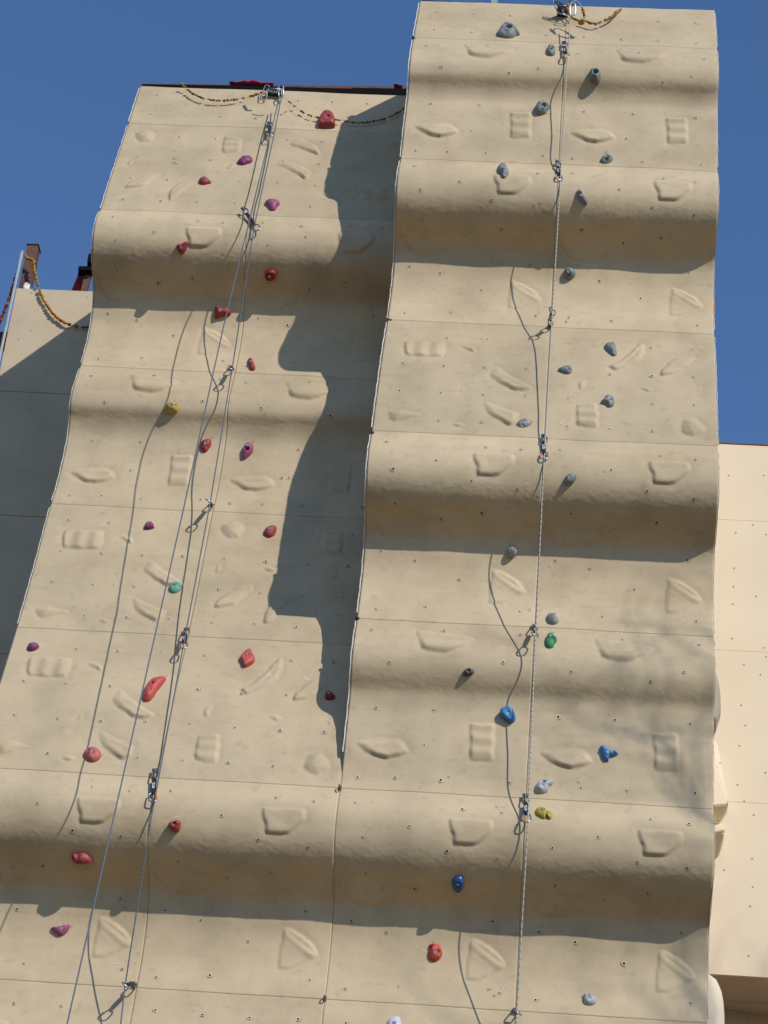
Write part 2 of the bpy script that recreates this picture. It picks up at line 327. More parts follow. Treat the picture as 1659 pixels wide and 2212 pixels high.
HR = {2: "228,50 387,62 545,70 217,128 377,140 1028,89 1184,96 1344,100 700,153 864,158 1024,171 1184,178 1349,186 181,198 448,201 836,231 1101,233 1383,254 249,290 540,319 666,293 1328,329 1204,355 202,447 409,455 864,481 1074,491 1348,508 377,564 1046,598 137,651 275,656 440,664 687,673 813,684 1117,700 1370,708 130,720 326,785 661,751 813,750 1207,774 1346,786 157,819 467,863 1016,820 1159,899 1341,926 648,889 166,955 505,989 346,1018 856,989 1196,1026 1035,1052",
      4: "111,42 242,76 419,144 628,38 930,109 1109,181 1317,73 89,249 287,243 655,261 787,283 983,279 1352,299 97,343 272,352 446,359 624,365 803,378 1153,397 1330,406 82,459 259,471 437,481 617,485 976,511 1157,519 1335,524 67,578 246,591 428,600 611,603 795,614 1158,640 1339,644 235,709 420,717 791,735 974,748 1159,756 11,800 438,826 593,838 760,838 1190,864 1345,879 40,922 226,883 982,923 378,975 578,1004 1138,1016 1340,1046 48,1070",
      5: "1647,168 1624,417 1602,510 1625,842",
      6: "246,30 422,4 807,6 1000,70 1177,44 134,208 326,289 740,208 887,248 1083,331 1311,207 180,409 586,430 943,450 1349,473 260,507 588,530 1031,550 1360,574 24,649 515,650 808,691 1152,730 1297,693 214,855 753,886 998,899 1322,918 174,1006",
      7: "1545,37 1535,147 1567,300 1578,458 1518,662 1491,954 1495,1101",
      8: "48,43 245,54 542,65 851,87 1048,99 1344,109 109,251 338,177 507,193 1152,219 1319,237 925,295 728,345 272,360 490,392 1096,405 1311,436 132,521 737,503 948,567 1138,543 470,662 668,710 1283,709 13,708 826,754 1037,846 63,944 499,970 655,1004 1323,1016"}
def holes(H, prof):
    out = []
    for c, t in H.items():
        for p in t.split():
            a, b = p.split(','); P = prof.surf(*q(c, float(a), float(b)))
            if P is not None: out.append(P)
    return out
HOLL, HOLR = holes(HL, L), holes(HR, R)

# ------------------------------------------------------------------ the two rock-panel towers
def relief_h(prof, Z, X0, kinds, x, z):
    """height of the moulding at one point (for things mounted on it)"""
    for r in range(len(Z)-1):
        if Z[r+1] <= z <= Z[r]:
            c = 0 if x < X0+PW else 1; k = kinds[r][c]
            if not k: return 0
            s0, s1 = prof.S(Z[r]), prof.S(Z[r+1]); h = np.zeros((1, 1))
            relief(h, np.array([[x-X0-c*PW]]), np.array([[prof.S(z)-s0]]), s1-s0, k[0], k[1]); return float(h[0, 0])
    return 0
def tower(name, label, prof, Z, X0, kinds, tones, hol, seed):
    t = thing(name, label, 'climbing wall', (X0+PW, float(prof.y[-1]), 0))
    off = np.array(t.location)
    for r in range(len(Z)-1):
        s0, s1 = float(prof.S(Z[r])), float(prof.S(Z[r+1])); Hs = s1-s0
        res = .010 if Z[r] > 6.5 else .05
        for c in range(2):
            g = .0008; xs = np.linspace(g, PW-g, int(PW/res)+1); ts = np.linspace(g, Hs-g, int(Hs/res)+1)
            X, T = np.meshgrid(xs, ts); h = np.zeros(X.shape)
            k = kinds[r][c]
            if k and Z[r] > 6.5: h = relief(h, X, T, Hs, k[0], k[1])
            sx = X+X0+c*PW; sy = T+s0
            h += vnoise(sx, sy, 2.1, seed)*.012+vnoise(sx, sy, 5.3, seed+1)*.0038+vnoise(sx, sy*2, 13, seed+2)*.0010
            y, z, ny, nz = prof.at(s0+T)
            lip = ss((-nz-.25)/.3)*1.0                                 # rougher trowelling where the wall turns under
            h += lip*(vnoise(sx+.4*sy, sy, 12, seed+4)*.0012+vnoise(sx-.5*sy, sy*1.6, 47, seed+5)*.0019)
            h -= .0010*np.exp(-np.minimum(np.minimum(X, PW-X), np.minimum(T, Hs-T))/.02)
            V = np.stack([sx-off[0], y+ny*h-off[1], z+nz*h], -1).reshape(-1, 3)
            nr, nc = X.shape; idx = np.arange(nr*nc).reshape(nr, nc)
            Fc = np.stack([idx[:-1, :-1], idx[1:, :-1], idx[1:, 1:], idx[:-1, 1:]], -1).reshape(-1, 4)
            # returned edges 3 cm deep
            per = np.concatenate([idx[0, :], idx[1:, -1], idx[-1, -2::-1], idx[-2:0:-1, 0]])
            yb, zb = (y-ny*.03).ravel()[per], (z-nz*.03).ravel()[per]
            B = np.stack([V[per, 0], yb-off[1], zb], -1); nb = len(per); k0 = len(V); j = np.arange(nb); j2 = (j+1) % nb
            F2 = np.stack([per[j], per[j2], k0+j2, k0+j], -1)
            V = np.concatenate([V, B]); Fs = np.concatenate([Fc, F2]).tolist(); mi = [0]*len(Fs); V = V.tolist()
            if Z[r] > 6.5:
                hm = MB()
                for P in hol:
                    if X0+c*PW+.015 < P[0] < X0+(c+1)*PW-.015 and Z[r+1]+.01 < P[2] < Z[r]-.01:
                        n = prof.nrm(P[2]); ix = int(np.argmin(abs(xs-(P[0]-X0-c*PW)))); it = int(np.argmin(abs(ts-(prof.S(P[2])-s0))))
                        base = np.array([P[0], prof.at(s0+ts[it])[0], prof.at(s0+ts[it])[1]])+n*h[it, ix]-off
                        sz = 1.0+.15*rng.standard_normal(); sz = min(max(sz, .75), 1.3)
                        hm.disc(base+n*.0022, n, .0064*sz, .0120*sz, 12, 2)
                        hm.disc(base+n*.0030, n, 0, .0068*sz, 10, 1)
                        a0 = rng.uniform(-.5, 1.2); u = np.array([1., 0, 0]); v = np.cross(n, u)*-1
                        pts = [base+n*.0034+(.018*sz)*(math.cos(a)*u+math.sin(a)*v) for a in np.linspace(a0, a0+rng.uniform(1.2, 2.6), 7)]
                        pin = [base+n*.0034+(.0155*sz)*(math.cos(a)*u+math.sin(a)*v) for a in np.linspace(a0, a0+rng.uniform(1.2, 2.6), 7)]
                        if rng.random() < .75: hm.add(pts+pin, [(i, i+1, 8+i, 7+i) for i in range(6)], 3)
                n0 = len(V); V += [list(p) for p in hm.v]; Fs += [[i+n0 for i in f] for f in hm.f]; mi += hm.m
            o = mesh_obj('wall_panel', V, Fs, [m_wall, m_hole, m_ring, m_arc], t, True, mi)
            tn = tones[r]*(1+.02*((r*2+c) % 3-1)); o.color = (.572*tn, .442*tn, .268*tn**1.05, 1)
    # backing sheet behind the seams
    zs = np.arange(prof.ztop-.01, 0, -.05); zs = np.append(zs, 0.0); b = MB()
    nn = [prof.nrm(z) for z in zs]; v = []
    for z, n in zip(zs, nn):
        p = np.array([0, prof.Y(z), z])-n*.028-off*np.array([0, 1, 0]); v += [(X0+.004-off[0], p[1], p[2]), (X0+2*PW-.004-off[0], p[1], p[2])]
    b.add(v, [(2*i, 2*i+2, 2*i+3, 2*i+1) for i in range(len(zs)-1)]); b.build('backing_sheet', m_dark, t)
    return t, off
def side(prof, x, yback, t, off, name='side_panel', m=None, thick=.02, sgn=1):
    zs = np.arange(prof.ztop, 0, -.05); zs = np.append(zs, 0.); b = MB(); v = []
    for z in zs:
        n = prof.nrm(z); y0 = prof.Y(z)-n[1]*.012
        v += [(x-off[0], y0-off[1], z), (x-off[0], yback-off[1], z), (x+sgn*thick-off[0], y0-off[1], z), (x+sgn*thick-off[0], yback-off[1], z)]
    f = []
    for i in range(len(zs)-1):
        a = 4*i; f += [(a, a+1, a+5, a+4), (a+2, a+6, a+7, a+3), (a, a+4, a+6, a+2)]
    f.append((0, 2, 3, 1)); b.add(v, f); return b.build(name, m or m_side, t)
KR = [(None, None), (('M', 0), ('M', 0)), (('S', 0), ('S', 0)), (('F1', 0), ('F2', 0)), (('S', 0), ('S', 0)), (('M', 0), ('M', 0)), (('S', 0), ('S', 0)), (('F1', 0), ('F1', 0))]+[(None, None)]*5
KL = [(None, None), (('F2', 1), ('F1', 1)), (('S', 0), ('S', 0)), (('M', 0), ('M', 0)), (('F1', 0), ('F2', 1)), (('F1', 0), ('F2', 0)), (('S', 0), ('S', 0)), (('F1', 0), ('F1', 0))]+[(None, None)]*5
TR = [1.0, 1.0, 1.06, .97, 1.08, 1.0, 1.05, 1, 1, 1, 1, 1, 1]
TL = [1.02, .95, 1.06, 1.0, 1.0, 1.0, 1.05, 1, 1, 1, 1, 1, 1]
tR, oR = tower('climbing_tower', 'taller rippled beige climbing wall on the right with grey holds and one white rope', R, ZR, 0., KR, TR, HOLR, 3)
tL, oL = tower('climbing_tower', 'lower set-back beige climbing wall on the left with red holds and blue ropes', L, ZL, -2*PW, KL, TL, HOLL, 11)
side(R, -.001, 4.2, tR, oR, sgn=1, thick=.003)
side(R, 2*PW+.001, 4.2, tR, oR, sgn=-1, thick=.003)
side(L, -2*PW-.001, 3.58, tL, oL, sgn=1, thick=.003)
# pale filler strip along the towers' edges
def strip(prof, x, w_, t, off, z0, z1, inset, proud=0.0):
    b = MB(); zs = np.arange(z0, z1, -.03); v = []
    for z in zs:
        n = prof.nrm(z); wob = .0015*math.sin(z*37)+.001*math.sin(z*91)
        p = np.array([0, prof.Y(z), z])+n*(proud); p2 = p-n*.014
        v += [(x-off[0]+wob, p[1]-off[1], p[2]), (x+w_-off[0]+wob, p[1]-off[1], p[2]), (x+w_-off[0]+wob, p2[1]-off[1], p2[2]), (x-off[0]+wob, p2[1]-off[1], p2[2])]
    f = []
    for i in range(len(zs)-1):
        for k in range(4): f.append((4*i+k, 4*i+4+k, 4*i+4+(k+1) % 4, 4*i+(k+1) % 4))
    b.add(v, f); b.build('edge_trim', m_trim, t)
for r in range(6):
    strip(R, -.0125, .0075, tR, oR, ZR[r]-.02, ZR[r+1]+.03 if r < 5 else 8.9, 0, -.004)
for r in range(7): strip(R, 2*PW+.003, .004, tR, oR, ZR[r]-.03, ZR[r+1]+.03, 0, -.006)
strip(L, -2*PW-.011, .007, tL, oL, ZL[0]-.03, ZL[1]+.01, 0, -.004)
for r in range(1, 5): strip(L, -2*PW-.009, .006, tL, oL, ZL[r]-.03, ZL[r+1]+.02, 0, -.004)
# lids and top rails
def lid(t, off, x0, x1, y0, y1, z):
    b = MB(); b.box((x0-off[0], y0-off[1], z-.05), (x1-off[0], y1-off[1], z-.002)); b.build('roof_sheet', m_side, t)
lid(tR, oR, .006, 2*PW-.006, .36, 4.2, R.ztop); lid(tL, oL, -2*PW+.006, -.004, 1.27, 4.2, L.ztop)
b = MB()
def pbar(mb, pa, pb, Ya, hz, dy, m=0):
    """a bar whose top front edge runs between two picture points on the plane y = Ya"""
    A, B = hitY(*pa, Ya), hitY(*pb, Ya); v = []
    for P in (A, B): v += [P, P+[0, dy, 0], P+[0, dy, -hz], P+[0, 0, -hz]]
    mb.add(v, [(0,1,5,4),(1,2,6,5),(2,3,7,6),(3,0,4,7),(0,3,2,1),(4,5,6,7)], m)
rl = MB(); pbar(rl, (306, 180.4), (890, 187.0), 1.40, .09, .10)
rl.v = [(x-oL[0], y-oL[1], z-oL[2]) for x, y, z in rl.v]; rl.build('top_beam', m_rust, tL)
rl = MB(); pbar(rl, (307, 181.6), (520, 184.6), 1.30, .06, .06); pbar(rl, (520, 184.9), (760, 191.2), 1.30, .09, .06); pbar(rl, (760, 189.5), (890, 191.5), 1.30, .12, .06)
rl.v = [(x-oL[0], y-oL[1], z-oL[2]) for x, y, z in rl.v]; rl.build('rubber_strip', m_black, tL)
rl = MB(); pbar(rl, (912, 0.0), (1546, 28.0), .345, .035, .05)
rl.v = [(x-oR[0], y-oR[1], z-oR[2]) for x, y, z in rl.v]; rl.build('top_beam', m_dsteel, tR)
rl = MB(); pbar(rl, (1062, -6), (1075, -5.5), .36, .15, .04)
rl.v = [(x-oR[0], y-oR[1], z-oR[2]) for x, y, z in rl.v]; rl.build('pipe_stub', m_pole, tR)
for x in (975, 1150, 1300, 1430):
    rl = MB(); pbar(rl, (x, .7+.0437*(x-908)), (x+34, .7+.0437*(x-908)+1.4), .338, .012, .02)
    rl.v = [(x-oR[0], y-oR[1], z-oR[2]) for x, y, z in rl.v]; rl.build('rail_clip', m_pole, tR)

# ------------------------------------------------------------------ flat walls behind on both sides
def flat_wall(name, label, Y, x0, x1, ztop, zs, zbot, holes_px, tone=None, m=None):
    t = thing(name, label, 'wall', ((x0+x1)/2, Y, 0)); off = np.array(t.location)
    edges = [ztop]+list(zs)+[zbot]
    for a, bz in zip(edges[:-1], edges[1:]):
        nx = max(1, round((x1-x0)/2.44)); ww = (x1-x0)/nx
        for i in range(nx):
            p = MB(); lo = (x0+i*ww+.0012, bz+(.003 if x0 < 0 else .0012)); hi = (x0+(i+1)*ww-.0012, a-(.003 if x0 < 0 else .0012))
            p.box((lo[0]-off[0], 0, lo[1]), (hi[0]-off[0], .03, hi[1]), 0)
            for P in holes_px:
                if lo[0] < P[0] < hi[0] and lo[1] < P[2] < hi[1]:
                    c = np.array([P[0]-off[0], -.0015, P[2]])
                    p.disc(c, (0, -1, 0), .0048, .009, 10, 2); p.disc(c+[0, -.0008, 0], (0, -1, 0), 0, .005, 10, 1)
            p.build('wall_panel', [m or m_cream, m_hole, m_ring], t)
    p = MB(); p.box((x0+.01-off[0], .032, zbot), (x1-.01-off[0], .5, ztop-.02)); p.build('backing_sheet', m_side, t)
    return t, off
YR_ = 2.35
cz = lambda y: float(hitY(1600, y, YR_)[2])
hp = [hitY(*q(c, a, b_), YR_) for c, a, b_ in [(6,1520,90),(6,1593,56),(6,1651,98),(6,1513,243),(6,1510,323),(6,1607,364),(6,1508,398),(6,1504,547),(6,1641,587),(6,1650,625),(6,1555,660),(6,1626,703),(6,1543,835),(6,1561,922),(6,1535,1010),(8,1440,70),(8,1527,73),(8,1458,14),(8,1648,20),(8,1556,144),(8,1598,203),(8,1590,392),(8,1470,441),(8,1593,514),(8,1582,598),(8,1575,812),(8,1538,931),(4,1489,948),(4,1640,948)]]
zt = cz(961); zb_ = cz(2108)
t, o_ = flat_wall('flat_climbing_wall', 'smooth pale cream wall stepping back at the right edge beyond the tall tower', YR_, 2*PW+.0, 2*PW+4.88, zt, [cz(1124), cz(1406), cz(1733)], zb_, hp)
b = MB(); b.box((2*PW-o_[0], -.004, zt+.004), (2*PW+4.88-o_[0], .06, zt+.016)); b.build('top_beam', m_rust, t)
# the shaded rock panels under its bottom edge
YB = YR_+.75
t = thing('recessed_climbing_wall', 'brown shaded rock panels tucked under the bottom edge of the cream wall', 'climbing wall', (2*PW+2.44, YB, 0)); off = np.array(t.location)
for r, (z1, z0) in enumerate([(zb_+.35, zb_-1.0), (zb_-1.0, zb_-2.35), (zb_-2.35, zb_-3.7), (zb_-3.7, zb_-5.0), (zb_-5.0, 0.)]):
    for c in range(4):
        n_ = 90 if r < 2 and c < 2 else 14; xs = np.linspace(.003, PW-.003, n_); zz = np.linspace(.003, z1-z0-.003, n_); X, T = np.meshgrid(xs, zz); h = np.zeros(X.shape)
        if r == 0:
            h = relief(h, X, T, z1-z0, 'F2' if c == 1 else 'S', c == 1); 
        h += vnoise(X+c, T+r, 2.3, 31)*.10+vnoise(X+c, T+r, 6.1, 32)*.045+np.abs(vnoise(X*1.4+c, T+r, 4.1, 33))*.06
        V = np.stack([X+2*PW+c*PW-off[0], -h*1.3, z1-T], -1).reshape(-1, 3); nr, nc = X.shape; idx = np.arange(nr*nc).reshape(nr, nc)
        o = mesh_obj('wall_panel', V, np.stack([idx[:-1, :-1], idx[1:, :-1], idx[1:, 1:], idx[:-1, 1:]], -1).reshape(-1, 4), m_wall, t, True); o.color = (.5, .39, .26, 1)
# underside that joins the cream wall to the recess
b = MB(); b.box((2*PW-off[0], YR_+.51-off[1], zb_+.001), (2*PW+4.88-off[0], .03, zb_+.03)); b.build('soffit', m_side, t)

YF = 3.6
fz = lambda y: float(hitY(80, y, YF)[2])
FXL = float(hitY(36, 622, YF)[0]); fzt = fz(624)
hp = [hitY(*q(3, a, b_), YF) for a, b_ in [(137,161),(377,180),(133,322),(81,360),(38,583),(34,608),(242,680),(272,852)]]+[hitY(*q(5, 147, 92), YF)]
t, o_ = flat_wall('flat_climbing_wall', 'flat beige wall far back at the left edge, half in shadow under a marigold garland', YF, FXL, -2*PW+.02, fzt, [fz(848), fz(1116), fz(1416)], 0, hp, m=mat('plain_beige_board', (.61, .48, .315), .75, noise=[(2, 5, .4, .75, (.86, .85, .84), 1), (9, 4, .5, .8, (.92, .92, .9), 1)], bump=[(5, .4, .004, (1, 1, 1), 3)], spec=.25))

# ------------------------------------------------------------------ macro volumes on the tall tower's right side (edge-on)
def macro(label, px, Y0, Y1, seed):
    """a rounded volume bolted to the side wall; px = outline points (x, y) running down its outer edge"""
    P = [hitY(x, y, (Y0+Y1)/2) for x, y in px]; xw = 2*PW+.006; top, bot = P[0][2]+.01, P[-1][2]-.01
    loc = (xw, (Y0+Y1)/2, (top+bot)/2); zz = [p[2] for p in P]; xx = [max(p[0]-xw, .004) for p in P]
    nz_, ny_ = 24, 14; v = []; f = []
    for i in range(nz_+1):
        z = top+(bot-top)*i/nz_; wx = np.interp(-z, [-k for k in [top]+zz+[bot]], [0]+xx+[0])
        for j in range(ny_+1):
            u = j/ny_*2-1; y = loc[1]+u*(Y1-Y0)/2; e = (1-abs(u)**3)**.6 if abs(u) < 1 else 0
            v.append((wx*e*(1+.06*math.sin(7*u+z*11+seed)), y-loc[1], z-loc[2]))
    for i in range(nz_):
        for j in range(ny_): a = i*(ny_+1)+j; f.append((a, a+1, a+ny_+2, a+ny_+1))
    th = thing('volume', label, 'climbing volume', loc, 'rounded volumes beside the tall tower')
    ob = mesh_obj('body', v, f, m_cream if seed == 5 else m_wall, th, True); ob.color = (.55, .45, .32, 1)
    b = MB(); b.disc((.02+max(xx)*.5, -(Y1-Y0)*.3, 0), (.5, -.85, .1), 0, .008); b.build('bolt', m_steel, th)
macro('rounded beige volume bulging from the tower side, uppermost against the cream wall', [(1545,1470),(1549,1482),(1553,1500),(1555,1530),(1555,1546),(1550,1562),(1545,1578)], .55, 1.0, 1)
def hullvol(label, top, edge, foot, D):
    """wedge on the cream wall: top and foot points touch the wall, edge points stand D in front of it"""
    P = [hitY(x, y, YR_) for x, y in top+foot]+[hitY(x, y, YR_-D) for x, y in edge]; o = np.mean(P, 0)
    t = thing('volume', label, 'climbing volume', o, 'rounded volumes beside the tall tower'); bm = bmesh.new()
    for p in P: bm.verts.new([float(k) for k in p-o])
    bmesh.ops.convex_hull(bm, input=bm.verts[:]); bmesh.ops.bevel(bm, geom=bm.edges[:], offset=.008, segments=2, affect='EDGES')
    me = bpy.data.meshes.new('body'); bm.to_mesh(me); bm.free(); me.materials.append(m_cream)
    ob = bpy.data.objects.new('body', me); COL.objects.link(ob); ob.parent = t
    c = hitY(top[0][0]*.4+edge[-1][0]*.6, top[0][1]*.5+edge[0][1]*.5, YR_)-o; b = MB(); b.disc(c+[0, -D*.55, 0], (0, -1, .3), 0, .006, 8, 1); b.build('bolt', [m_steel, m_hole], t)
hullvol('pale wedge volume with straight shaded underside, upper of the pair on the cream wall', [(1520,1590),(1549,1600)], [(1520,1742),(1573.5,1737)], [(1571,1755),(1551,1786),(1520,1795)], .26)
hullvol('tall wedge volume with a curved shaded underside just below the straight-edged one', [(1520,1778),(1560,1779)], [(1520,1803),(1566,1792)], [(1564,1812),(1559,1835),(1551,1853),(1520,1862)], .26)
macro('large pale volume at the foot of the tower side beside the shaded recess', [(1547,2128),(1553,2138),(1560,2155),(1563,2178),(1563,2200),(1562,2240),(1556,2300)], .5, .85, 5)

# ------------------------------------------------------------------ climbing holds
def hmat(n, c, rough=.5):
    return mat(n, c, rough, noise=[(28, 4, .5, .8, (.78, .8, .82), 1), (9, 3, .55, .8, (1.35, 1.4, 1.45), .35)], bump=[(160, .35, .0012, (1, 1, 1), 2)], spec=.35)
HM = {'slate': hmat('slate_resin', (.20, .225, .205)), 'grey': hmat('grey_resin', (.29, .29, .265)), 'dgrey': hmat('dark_grey_resin', (.09, .085, .075)),
      'pale': hmat('pale_grey_resin', (.40, .41, .40)), 'lav': hmat('lavender_resin', (.55, .52, .58)), 'red': hmat('red_resin', (.32, .048, .048)),
      'dred': hmat('deep_red_resin', (.25, .018, .022)), 'bred': hmat('bright_red_resin', (.50, .075, .045)), 'sal': hmat('salmon_resin', (.50, .13, .10)),
      'srd': hmat('chalky_red_resin', (.50, .085, .07)), 'pur': hmat('purple_resin', (.22, .04, .12)), 'mag': hmat('magenta_resin', (.33, .085, .165)),
      'yel': hmat('yellow_resin', (.42, .32, .045)), 'grn': hmat('green_resin', (.05, .24, .10)), 'teal': hmat('teal_resin', (.13, .33, .23)),
      'blu': hmat('blue_resin', (.055, .20, .42)), 'dblu': hmat('dark_blue_resin', (.03, .085, .23), .25)}
NH = [0]
def hold(label, prof, crop, pts, colr, H=.045, feats=(), bolt=None, sharp=.55, tilt=.0, T0=None):
    """pts: outline in the crop; feats: (x, y, radius m, height m) bumps (+) or pockets (-)"""
    H = H*.78; P2 = [q(crop, *p) for p in pts]; c2 = np.mean(P2, 0)
    S0 = prof.surf(*c2); n = prof.nrm(S0[2]); u = np.array([1., 0, 0]); v = np.cross(n, u); v = v if v[2] > 0 else -v
    K, X0_ = (KR, 0.) if prof is R else (KL, -2*PW); Zs = ZR if prof is R else ZL
    base = S0+n*(relief_h(prof, Zs, X0_, K, S0[0], S0[2]))
    def toloc(p, hh):
        d = ray(*p); pl = base+n*hh; t_ = (pl-CAM).dot(n)/d.dot(n); w_ = CAM+t_*d-base; return np.array([w_.dot(u), w_.dot(v)])
    # outline: the picture shows body and height; half the height is a fair contour plane
    out = np.array([toloc(p, H*.45) for p in spl(P2, 60)])
    cen = out.mean(0); org = base+u*cen[0]+v*cen[1]; out = out-cen
    zc = org[2]; # keep it seated on the curved wall
    fl = [(toloc(q(crop, a, b_), H*.8)-cen, r_, h_) for a, b_, r_, h_ in feats]
    bl = toloc(q(crop, *bolt), H*.85)-cen if bolt else None
    K_ = 20; sd = NH[0]; NH[0] += 1
    def height(p, t_):
        hh = H*(1-t_**(2.6 if sharp > .4 else 6))**sharp if t_ < 1 else 0.
        hh *= 1+tilt*p[1]/(abs(out[:, 1]).max()+1e-6)
        e = 1-t_**6
        for fp, r_, h_ in fl: hh += h_*math.exp(-(((p[0]-fp[0])**2+(p[1]-fp[1])**2)/r_**2)**(1.7 if h_ < 0 else 1))*max(e, 0)
        if bl is not None: hh -= .10*H*math.exp(-((p[0]-bl[0])**2+(p[1]-bl[1])**2)/.010**2)
        hh += .05*H*math.sin(75*p[0]+sd)*math.sin(62*p[1]+2*sd)*e+.02*H*math.sin(140*p[0]+60*p[1]+sd)*e
        return max(hh, -.004)
    v3 = [(0, 0, height(np.zeros(2), 0))]; m = len(out); f = []
    for k in range(1, K_+1):
        t_ = (k/K_)**.8
        for j in range(m):
            p = out[j]*t_; v3.append((p[0], p[1], height(p, t_)))
    for j in range(m): v3.append((out[j][0], out[j][1], -.03))
    for j in range(m): f.append((0, 1+j, 1+(j+1) % m))
    for k in range(K_):
        for j in range(m): a = 1+k*m; f.append((a+j, a+m+j, a+m+(j+1) % m, a+(j+1) % m))
    W = [u*a+v*b_+n*c for a, b_, c in v3]
    t = thing('climbing_hold', label, 'climbing hold', org, 'bolt-on climbing holds')
    mesh_obj('hold_body', W, f, HM[colr], t, True)
    if bl is not None:
        tt = 0
        dd = np.hypot(*bl); jj = int(np.argmax(out@(bl/(dd+1e-9)))); tt = min(dd/(np.linalg.norm(out[jj])+1e-9), .95)
        c = u*bl[0]+v*bl[1]+n*(height(bl, tt)+.0035); b = MB()
        b.disc(c, n, 0, .0135, 14, 1); b.disc(c+n*.0012, n, .0042, .0098, 14, 0); b.disc(c+n*.0006, n, 0, .0044, 8, 1)
        b.build('bolt', [m_boltring, m_hole], t)
    return t
hold('large slate dome hold with a deep round pocket, highest hold on the tall tower', R, 2, [(485,142),(497,120),(512,103),(535,99),(556,103),(574,116),(588,137),(572,142),(558,150),(535,153),(510,150)], 'slate', .085, [(536,116,.026,-.075)], (534,126), tilt=.15)
hold('small slate pocket hold beside the topmost quickdraw of the white rope', R, 2, [(703,215),(708,197),(722,192),(737,196),(741,213),(737,226),(722,230),(708,226)], 'slate', .06, [(727,205,.014,-.035)], (724,209))
hold('slate hooked hold with a pocket and its own shadow, right of the upper rope', R, 2, [(888,312),(892,296),(905,291),(922,292),(935,303),(938,325),(932,343),(922,352),(912,345),(903,338),(893,340)], 'slate', .085, [(914,308,.02,-.05),(905,342,.014,-.03)], (912,314))
hold('wide slate hold with a round pocket left of the rope under the first ripple', R, 2, [(650,468),(656,448),(670,439),(685,433),(704,438),(718,452),(707,470),(697,483),(676,489),(660,486)], 'slate', .085, [(688,455,.018,-.04),(705,449,.01,.01)], (686,462))
hold('slate knob hold on the second ripple left of the rope, above a moulded bracket', R, 2, [(490,733),(493,713),(510,704),(529,709),(533,728),(540,738),(530,751),(515,753),(505,742)], 'slate', .06, [(524,742,.012,-.02)], (517,729))
hold('slate wedge hold just above the second seam on the right of the rope', R, 2, [(933,692),(941,676),(955,667),(972,664),(989,676),(985,692),(965,703),(945,702)], 'slate', .05, [(975,678,.014,.015),(960,688,.012,-.02)], (956,678))
hold('slate crescent hold leaning left on the second ripple right of the rope', R, 2, [(833,822),(845,814),(853,825),(860,840),(872,850),(881,862),(876,880),(862,877),(846,862),(836,845)], 'slate', .055, [(852,830,.012,.015)], (851,844))
hold('slate round hold with two holes in the big shaded edge of the third ripple', R, 4, [(776,66),(783,52),(803,47),(820,55),(829,68),(824,84),(810,95),(794,97),(780,84)], 'slate', .08, [(800,80,.012,-.02)], (797,68))
hold('grey tooth hold leaning right, upper right of the rope on the flat panel', R, 4, [(955,378),(972,371),(997,373),(1003,392),(1006,415),(993,423),(972,408),(957,393)], 'slate', .05, [(998,410,.009,-.012)], (982,379))
hold('flat grey fin hold pointing left, close to the rope at mid height', R, 4, [(751,487),(768,478),(790,472),(807,476),(813,490),(803,503),(785,503),(765,496)], 'slate', .045, [(800,480,.010,.01)], (799,485))
hold('grey kidney hold with a notch below it, far right of the rope', R, 4, [(935,627),(948,617),(956,602),(972,598),(990,604),(996,625),(990,643),(974,648),(962,640),(948,633)], 'slate', .05, [(962,633,.014,-.02),(965,608,.012,.012)], (980,616))
hold('flat grey scalloped hold on the tip of a crescent moulding left of the rope', R, 4, [(574,722),(584,708),(603,700),(625,702),(642,711),(632,727),(612,736),(590,736)], 'grey', .04, [(600,728,.010,-.014)], (603,710))
hold('grey bean hold on the big third ripple, just right of the rope', R, 4, [(778,968),(785,950),(800,939),(822,935),(832,948),(826,968),(810,984),(790,988),(780,980)], 'slate', .06, [], (799,956))
hold('light grey knob hold at the edge of shade under the third ripple', R, 6, [(530,170),(537,155),(553,148),(570,157),(576,172),(568,188),(552,196),(535,188)], 'grey', .075, [], (558,166), sharp=.5)
hold('smooth grey oval hold directly above the green hold beside the rope', R, 6, [(702,455),(708,438),(722,433),(742,442),(756,462),(750,475),(732,480),(712,473)], 'grey', .05, [(735,452,.02,.012)], (733,448))
hold('green two-lobed hold close to the right of the rope', R, 6, [(695,556),(700,538),(715,520),(730,518),(735,533),(747,538),(747,555),(736,566),(732,578),(715,583),(700,576)], 'grn', .05, [(738,548,.014,.022),(730,538,.008,-.02),(712,528,.014,.015)], (717,538))
hold('small dark grey hold with a black hole under the lower mild ripple', R, 6, [(340,694),(347,682),(365,672),(385,680),(388,695),(370,706),(347,708)], 'dgrey', .05, [(366,684,.010,-.025)], (366,684))
hold('blue angular block hold casting a shadow left of the rope', R, 6, [(500,862),(508,850),(530,842),(550,848),(560,862),(569,888),(560,905),(545,909),(525,896),(506,880)], 'blu', .085, [], (537,870), sharp=.22)
hold('blue three-armed hold to the right among branch shadows', R, 6, [(933,1012),(944,1006),(956,1022),(976,1032),(1004,1031),(1013,1042),(996,1052),(975,1056),(968,1072),(950,1068),(938,1045)], 'blu', .055, [(1000,1038,.010,.015),(942,1018,.012,.015),(962,1062,.01,.01)], (967,1040))
hold('pale grey beaked hold just above the seam right of the rope', R, 8, [(650,92),(656,70),(672,52),(697,45),(734,50),(728,66),(714,78),(708,96),(690,107),(665,105)], 'pale', .055, [(690,56,.014,-.025),(672,90,.02,.01)], (689,71))
hold('yellow tadpole hold with a knobbly tail below the seam', R, 8, [(652,186),(660,170),(682,166),(700,173),(712,187),(729,193),(728,208),(716,216),(704,205),(692,213),(670,205),(657,197)], 'yel', .045, [(680,206,.010,.014),(717,208,.008,.014),(705,193,.01,-.012)], (687,180))
